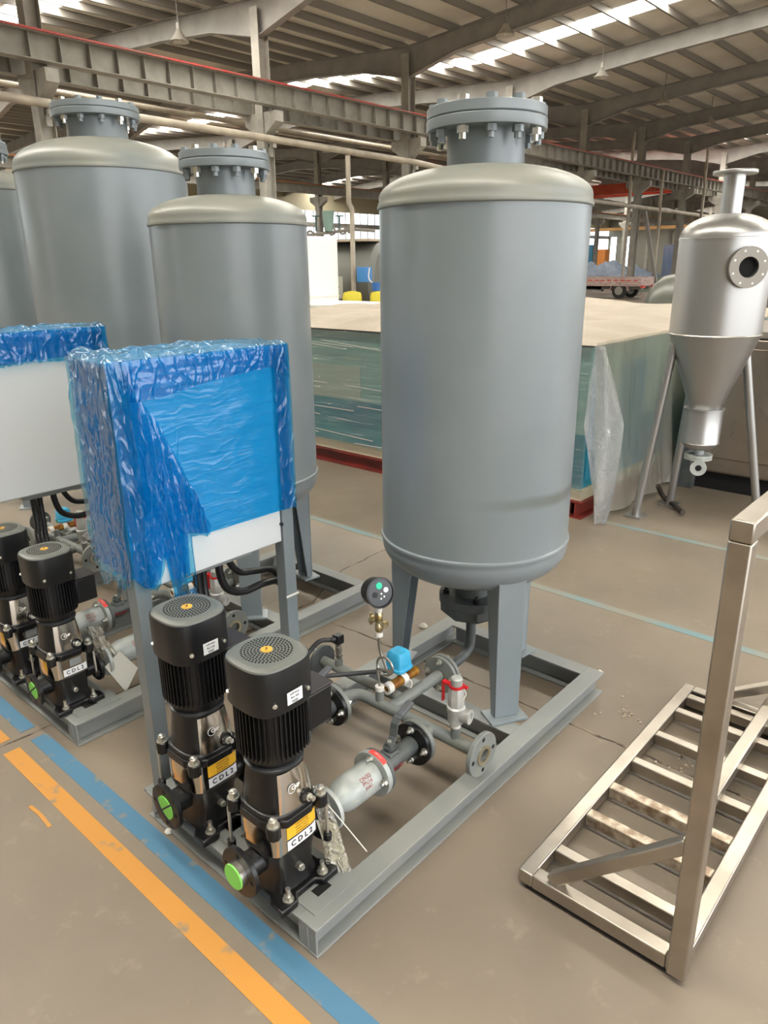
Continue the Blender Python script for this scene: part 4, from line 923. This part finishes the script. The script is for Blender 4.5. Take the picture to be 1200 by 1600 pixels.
def crate(loc, L, W, H, label, front):
    t = thing('wrapped_crate', label, 'crate', loc, 'film wrapped machine crates')
    for y in (.0, W-.1): MB().ibeam((0, y+.05, .06), (L, y+.05, .06), .1, .12, .012, .01).o('base_beam', REDB, t, smooth=False)
    for x in (.0, L/2, L-.1): MB().ibeam((x+.05, .1, .06), (x+.05, W-.1, .06), .1, .118, .012, .01).o('base_beam', REDB, t, smooth=False)
    MB().box((.02, .02, .12), (L-.02, W-.02, .2)).o('cream_sill', CREAMB, t, .004)
    MB().box((.04, .04, .2), (L-.04, W-.04, .57)).o('lower_panel', TEALD, t); MB().box((.04, .04, .57), (L-.04, W-.04, H-.02)).o('upper_panel', TEAL, t)
    MB().box((.036, W*.45, .58), (.04, W*.8, .86)).o('pale_panel', GREYB, t)
    MB().box((.5, .034, .2), (.95, .04, 1.0)).box((.08, .034, .25), (.38, .04, .9)).o('blue_panel', BLUEC, t)
    MB().tube([(.0, W*.62, .15), (-.03, W*.62, .15)], .045, 16).o('pipe_stub', GREYB, t)
    # top dust sheet
    mb = MB(); vs = []; n = 40
    for i in range(n+1):
        for k in range(n+1):
            x, y = -.02+(L+.04)*i/n, -.02+(W+.04)*k/n
            e = min(i, k, n-i, n-k)/n
            h = .05*noise.noise((x*1.1, y*1.1, loc[0]))+.03*noise.noise((x*3, y*2, 2))+.04
            vs.append((x, y, H+max(0, h)*min(1, e*8)+.05*min(1, e*3)))
    q = n+1; mb.add(vs, [(i*q+k, (i+1)*q+k, (i+1)*q+k+1, i*q+k+1) for i in range(n) for k in range(n)]); mb.o('top_sheet', TOPSH, t)
    if front:
        mb = MB(); vs = []; nx, nz_ = 80, 40
        for i in range(nx+1):
            for k in range(nz_+1):
                y = W*i/nx; z = .2+(H-.2)*k/nz_
                vs.append((-.012-.012*noise.noise((y*1.5, z*14+y*1.3, 3)), y, z))
        q = nz_+1; mb.add(vs, [(i*q+k, i*q+k+1, (i+1)*q+k+1, (i+1)*q+k) for i in range(nx) for k in range(nz_)]); mb.o('stretch_film', STRETCH, t)
        # tight strands of gathered film
        rr = random.Random(8); mb = MB()
        for k in range(26):
            y0 = rr.uniform(0, W*.9); z0 = rr.choice((rr.uniform(.22, .56), rr.uniform(.5, .72), rr.uniform(.85, 1.1))); ln = rr.uniform(.3, 1.6); sl = rr.uniform(-.02, .06)
            mb.tube([(-.026, y0, z0+sl), (-.026, min(W, y0+ln), z0+sl*2)], .0022, 4)
        mb.o('film_strands', PTFE, t, kind='stuff')
        # drape over the end face (y=0)
        mb = MB(); vs = []; nx, nz_ = 140, 30
        for i in range(nx+1):
            for k in range(nz_+1):
                x = -.02+(L+.04)*i/nx; v = k/nz_; z = H+.02-(H-.01)*v
                wv = .5*sin(x*17+1.5*sin(x*5))+.5*noise.noise((x*9, v*1.2, 5))
                flare = .12*v*v*(1+.6*noise.noise((x*3, 0, 7)))
                vs.append((x, -.015-(.012+.03*v)*(wv+1)-flare*.7, max(.012, z)))
        q = nz_+1; mb.add(vs, [(i*q+k, i*q+k+1, (i+1)*q+k+1, (i+1)*q+k) for i in range(nx) for k in range(nz_)]); mb.o('plastic_drape', DRAPE, t)
        # bubble wrap corner flap
        mb = MB(); vs = []; nv = 36; nu = 16
        pl = [(0, .05), (.2, .16), (.42, .27), (.7, .2), (.93, .11), (1, .05)]
        for k in range(nv+1):
            v = k/nv; w_ = lerp(pl, v)
            for i in range(nu+1):
                u = i/nu-.5; vs.append((-.05-.02*sin(u*9+v*3)-.05*sin(v*3)+u*w_*.6+.05*v, -.06-.02*sin(u*7)-.1*sin(v*2.2)-u*w_*.75, H+.0-(H-.0+.0)*v+.005))
        q = nu+1; mb.add(vs, [(i*q+k, i*q+k+1, (i+1)*q+k+1, (i+1)*q+k) for i in range(nv) for k in range(nu)]); mb.o('bubble_wrap', BUBBLE, t)
    return t
crate((4.36, 2.1, 0), 2.3, 4.6, 1.16, 'long teal crate in clear film behind the nearest tank and hopper', True)
crate((6.9, 2.1, 0), 2.3, 5.2, 1.13, 'further wrapped crate seen only by its pale dusty top', False)

# ================================================================ BACKGROUND OBJECTS
WH = mat('white_wrapped', '#e4e6e2', .6); 
wt = thing('white_box_stack', 'tall white wrapped unit with low white block, left of the boiler', 'tank', (13.5, 14.6, 0))
MB().lathe([(.62, 0), (.62, 2.3), (.6, 2.36), (0, 2.38)], 32, 6).o('tall_unit', WH, wt); MB().box((-.9, -2.0, 0), (.6, -.4, .8)).o('low_block', WH, wt, .04); MB().lathe([(.63, .9), (.635, .92), (.63, .94)], 32, 6, close=True).o('strap', PTFE, wt)
bo = thing('boiler_shell', 'big grey horizontal boiler shell behind the yellow tanks', 'boiler', (17.4, 17.0, 0), rz=R(20))
MB(M.Translation((0, 1.6, 1.2)) @ M.Rotation(R(90), 4, 'X')).lathe([(0, -.0), (1.0, .0), (1.15, .12), (1.15, 2.8), (1.0, 2.95), (0, 3.0)], 48).o('shell', mat('boiler_grey', '#6f716c', .5), bo)
MB(M.Translation((0, 1.6, 1.2)) @ M.Rotation(R(90), 4, 'X')).lathe([(1.15, .9), (1.2, .92), (1.2, 1.0), (1.15, 1.02)], 48, close=True).o('band', STLD, bo)
MB().box((-1, -1.2, 2.35), (1.1, 1.5, 2.42)).o('walkway', CREAMB, bo); MB().box((-.6, -.9, 0), (-.3, 1.1, .4)).box((.3, -.9, 0), (.6, 1.1, .4)).o('saddle', STLD, bo)
cb = thing('switch_box', 'pale grey switch box mounted in front of the boiler', 'box', (15.98, 16.1, 0), rz=R(-45))
MB().box((-.22, -.1, .72), (.22, .1, 1.36)).o('box_body', mat('box_grey', '#a7a79c', .5), cb, .01); MB().box((-.07, -.104, 1.17), (.05, -.1, 1.3)).o('display', INK, cb)
for x in (-.1, -.03, .04, .1): MB().cyl((x, -.1, 1.06), (x, -.11, 1.06), .014, n=8).o('button', INK, cb)
MB().bar((0, 0, 0), (0, 0, .72), .08, .08).o('stand', STLD, cb)
# valve train on the boiler walkway
vt = thing('valve_train', 'dark valves and handwheels on top of the boiler walkway', 'pipework', (17.5, 18.0, 2.42), rz=R(-45))
MB().tube([(-1.6, 0, .12), (-.6, 0, .18), (.9, 0, .35), (1.6, 0, .3)], .05, 8).o('pipe', STLD, vt)
for x, z in ((-1.45, .15), (-.5, .2), (.2, .3), (.55, .32), (.8, .35)): MB().ring((x, -.03, z), (x, .03, z), .07, .14, 16).o('flange', STLD, vt)
for x in (-.3, .45): MB().cyl((x, 0, .3), (x, 0, .75), .03, n=8).ring((x, 0, .74), (x, 0, .77), .1, .14, 16).o('handwheel', mat('teal_wheel', '#3b5e5b', .5), vt)
MB().cyl((.1, 0, .3), (.1, 0, .9), .13, .2, 16).o('actuator', mat('teal_paint', '#86a39c', .5), vt)
for x in (-1.5, -.8, 0, .8, 1.5): MB().bar((x, .05, -.0), (x, .05, .12), .06, .06).o('support', STLD, vt)
for i, (x, y) in enumerate(((15.83, 15.27), (16.37, 14.68))):
    yt_ = thing('yellow_tank', 'yellow plastic dosing tank, %s of two' % ('left' if i == 0 else 'right'), 'tank', (x, y, 0), rz=R(-45))
    MB().lathe([(.27, 0), (.28, .05), (.28, .82), (.25, .92), (.1, .96), (0, .97)], 32, 4).o('tank_body', mat('yellow_plastic', '#d2c43a', .5), yt_)
    MB().ring((0, 0, .5), (0, 0, .53), .31, .325, 24).o('cage_ring', STLD, yt_)
    for a in range(4): MB().bar((.32*cos(a*pi/2), .32*sin(a*pi/2), 0), (.32*cos(a*pi/2), .32*sin(a*pi/2), .98), .03, .03).o('cage_post', STLD, yt_)
    if i: MB().cyl((-.1, 0, .96), (-.1, 0, 1.2), .12, n=16).o('dosing_motor', mat('blue_motor', '#2d63a8', .5), yt_); MB().tube(sm([(-.1, .1, 1.1), (-.3, .1, 1.3), (-.28, .1, 1.6)]), .02, 6).o('hose', PTFE, yt_)
tag(MB().box((-.17, -.15, 0), (.17, .15, .42)).o('blue_box', mat('blue_sheet', '#3f7fc0', .5), None, .01, loc=(16.4, 15.3, 1.2)), 'small blue control box above the yellow tanks', 'box')
tag(MB().bar((16.42, 15.32, 0), (16.42, 15.32, 1.2), .06, .06).o('box_stand', STLD), 'dark stand under the small blue control box', 'stand')
dd = thing('dark_drum', 'dark rounded vessel lying between the truck and the hopper', 'vessel', (12.35, 4.9, 0))
MB(M.Translation((0, 0, .8)) @ M.Rotation(R(90), 4, 'X')).lathe([(0, -.12), (.3, -.1), (.55, -.02), (.66, .12), (.68, .3), (.68, 2.4)], 48).o('vessel_body', mat('olive_grey', '#55574f', .35), dd)
MB().box((-.4, -1.8, 0), (.4, -1.6, .25)).box((-.4, -.5, 0), (.4, -.3, .25)).o('saddle', STLD, dd)
# truck
tr = thing('flatbed_truck', 'small dirty white flatbed truck seen between tank and hopper', 'truck', (35.5, 14.95, 0)); TW = mat('dusty_white_paint', '#c3b3aa', .6, col2='#b08a82', scale=3, stretch=(1, 1, 5)); TY = mat('tyre', '#2a2825', .8)
bed = MB().box((0, .1, .58), (1.6, 5.0, .66)).o('bed_floor', TW, tr)
for k in range(5): MB().box((-.03, .12+k*.97, .64), (0, .12+k*.97+.94, 1.0)).o('side_board', TW, tr, .01)
for k in range(5): MB().box((1.6, .12+k*.97, .64), (1.63, .12+k*.97+.94, 1.0)).o('side_board', TW, tr, .01)
for k in range(14): MB().box((-.036, .2+k*.34, .82), (-.03, .2+k*.34+.2, .87)).o('reflector', REDTAG, tr)
MB().box((0, .06, .58), (1.6, .1, 1.0)).o('tailgate', TW, tr, .01)
MB().box((.3, .1, .42), (.45, 6.5, .56)).box((1.15, .1, .42), (1.3, 6.5, .56)).o('chassis_rail', STLD, tr)
for y in (1.15, 4.7):
    for x in (0.02, 1.42):
        wl = MB().cyl((x, y, .36), (x+.2, y, .36), .36, n=32).o('tyre', TY, tr, .03)
        MB().cyl((x-.005, y, .36), (x+.1, y, .36), .2, n=24).cyl((x-.02, y, .36), (x, y, .36), .06, n=12).o('hub', mat('wheel_hub', '#9c9a92', .4, .6), wl)
    MB().tube([(.1, y, .36), (1.5, y, .36)], .06, 8).o('axle', STLD, tr)
    mb = MB()
    for i in range(8):
        a, b = pi*i/8, pi*(i+1)/8; mb.bar((.1, y+.44*cos(a), .36+.44*sin(a)), (.1, y+.44*cos(b), .36+.44*sin(b)), .26, .02, (0, cos(a), sin(a)))
    mb.o('mudguard', TW, tr)
for x in (.05, 1.25): MB().box((x, -.05, .5), (x+.3, .06, .62)).o('tail_light', REDTAG, tr)
MB().box((.3, 2.2, .3), (.6, 3.0, .6)).o('tool_box', STLD, tr)
cabm = MB(); cabm.add([(0, 5.1, .5), (1.6, 5.1, .5), (1.6, 6.7, .5), (0, 6.7, .5), (0.05, 5.1, 1.95), (1.55, 5.1, 1.95), (1.5, 6.1, 1.95), (.1, 6.1, 1.95), (0, 6.75, 1.1), (1.6, 6.75, 1.1)], [(3,2,1,0),(4,5,6,7),(0,1,5,4),(3,0,4,7,8),(1,2,9,6,5),(7,6,9,8),(8,9,2,3)]); cabm.o('cab', TW, tr, .03)
MB().box((-.01, 5.4, 1.15), (.03, 6.1, 1.75)).o('cab_window', INK, tr)
# red distant crane girder, tarps, curtains
cg = thing('overhead_crane', 'red-orange overhead crane girder under the far roof', 'crane', (45, 17.2, 5.5))
RG = mat('red_girder', '#c1492f', .5, col2='#d0674c', scale=.8)
for x in (0, 1.6): MB().box((x, .2, .1), (x+.5, 15.6, .68)).o('girder', RG, cg, smooth=False)
for y in (-.15, 15.75): MB().box((-.5, y, .60 if y < 1 else .63), (2.6, y+.4, .85)).o('end_truck', REDR, cg)
MB().box((.2, 6, .68), (1.9, 8, 1.1)).o('trolley', STLD, cg)
TARP = mat('blue_grey_tarp', '#5c6878', .6, col2='#6c7887', scale=1.5, bump=.6, bscale=1.5, bdist=.2)
def tarp(loc, sx, sy, h, label):
    mb = MB(); vs = []; n = 30
    for i in range(n+1):
        for k in range(n+1):
            u, v = i/n, k/n; e = min(u, v, 1-u, 1-v); hh = h*min(1, e*5)**.6*(.78+.35*noise.noise((u*5, v*9, loc[1]))+.1*noise.noise((u*18, v*22, 3))); vs.append((sx*u, sy*v, max(0, hh)))
    q = n+1; mb.add(vs, [(i*q+k, (i+1)*q+k, (i+1)*q+k+1, i*q+k+1) for i in range(n) for k in range(n)]); return tag(mb.o('tarp_heap', TARP, loc=loc), label, 'tarpaulin', 'tarpaulin covered heaps')
tarp((48, 20.5, 0), 5, 6, 1.75, 'blue-grey tarpaulin heap left of the pale pole'); tarp((50.8, 14.5, 0), 5, 6, 1.9, 'blue-grey tarpaulin heap between the pole and the hopper')
tag(MB().box((0, 0, 0), (.1, 2.9, .85)).o('board_panel', mat('pale_green_board', '#9db0a2', .6), loc=(44.5, 17.3, 0)), 'low pale green board behind the truck tail', 'board')
CB = mat('blue_curtain', '#4d5b76', .7, col2='#6b6f86', scale=2, stretch=(1, 1, .2)); 
for i in range(7):
    y0 = 17.5+i*2.6
    if i < 5: tag(MB().box((0, 0, 0), (.08, 2.2, 3.3)).o('workshop_curtain', CB, loc=(76, y0, 0)), 'dull blue workshop curtain hanging far behind the tarpaulins', 'curtain', 'far workshop curtains')
tag(MB().box((0, 0, 0), (1, 1.3, 3.1)).o('orange_locker', mat('orange_sheet', '#d8863a', .5), loc=(80, 38.2, 0)), 'distant orange locker beside the nearest tank edge', 'locker')
tag(MB().box((0, 0, 0), (1, 1.5, 3.6)).o('blue_locker', mat('blue_sheet2', '#2c6c8a', .5), loc=(80, 39.7, 0)), 'distant blue locker left of the orange one', 'locker')
ob = thing('far_gantry', 'distant orange gantry beam with posts', 'gantry', (78, 16, 0))
MB().box((0, 0, 4.9), (.3, 26, 5.2)).o('beam', mat('orange_beam', '#b58a55', .5), ob)
for y in (0, 6.5, 13, 19.5, 26): MB().bar((.15, y, 0), (.15, y, 4.9), .3, .3).o('post', STLD, ob)
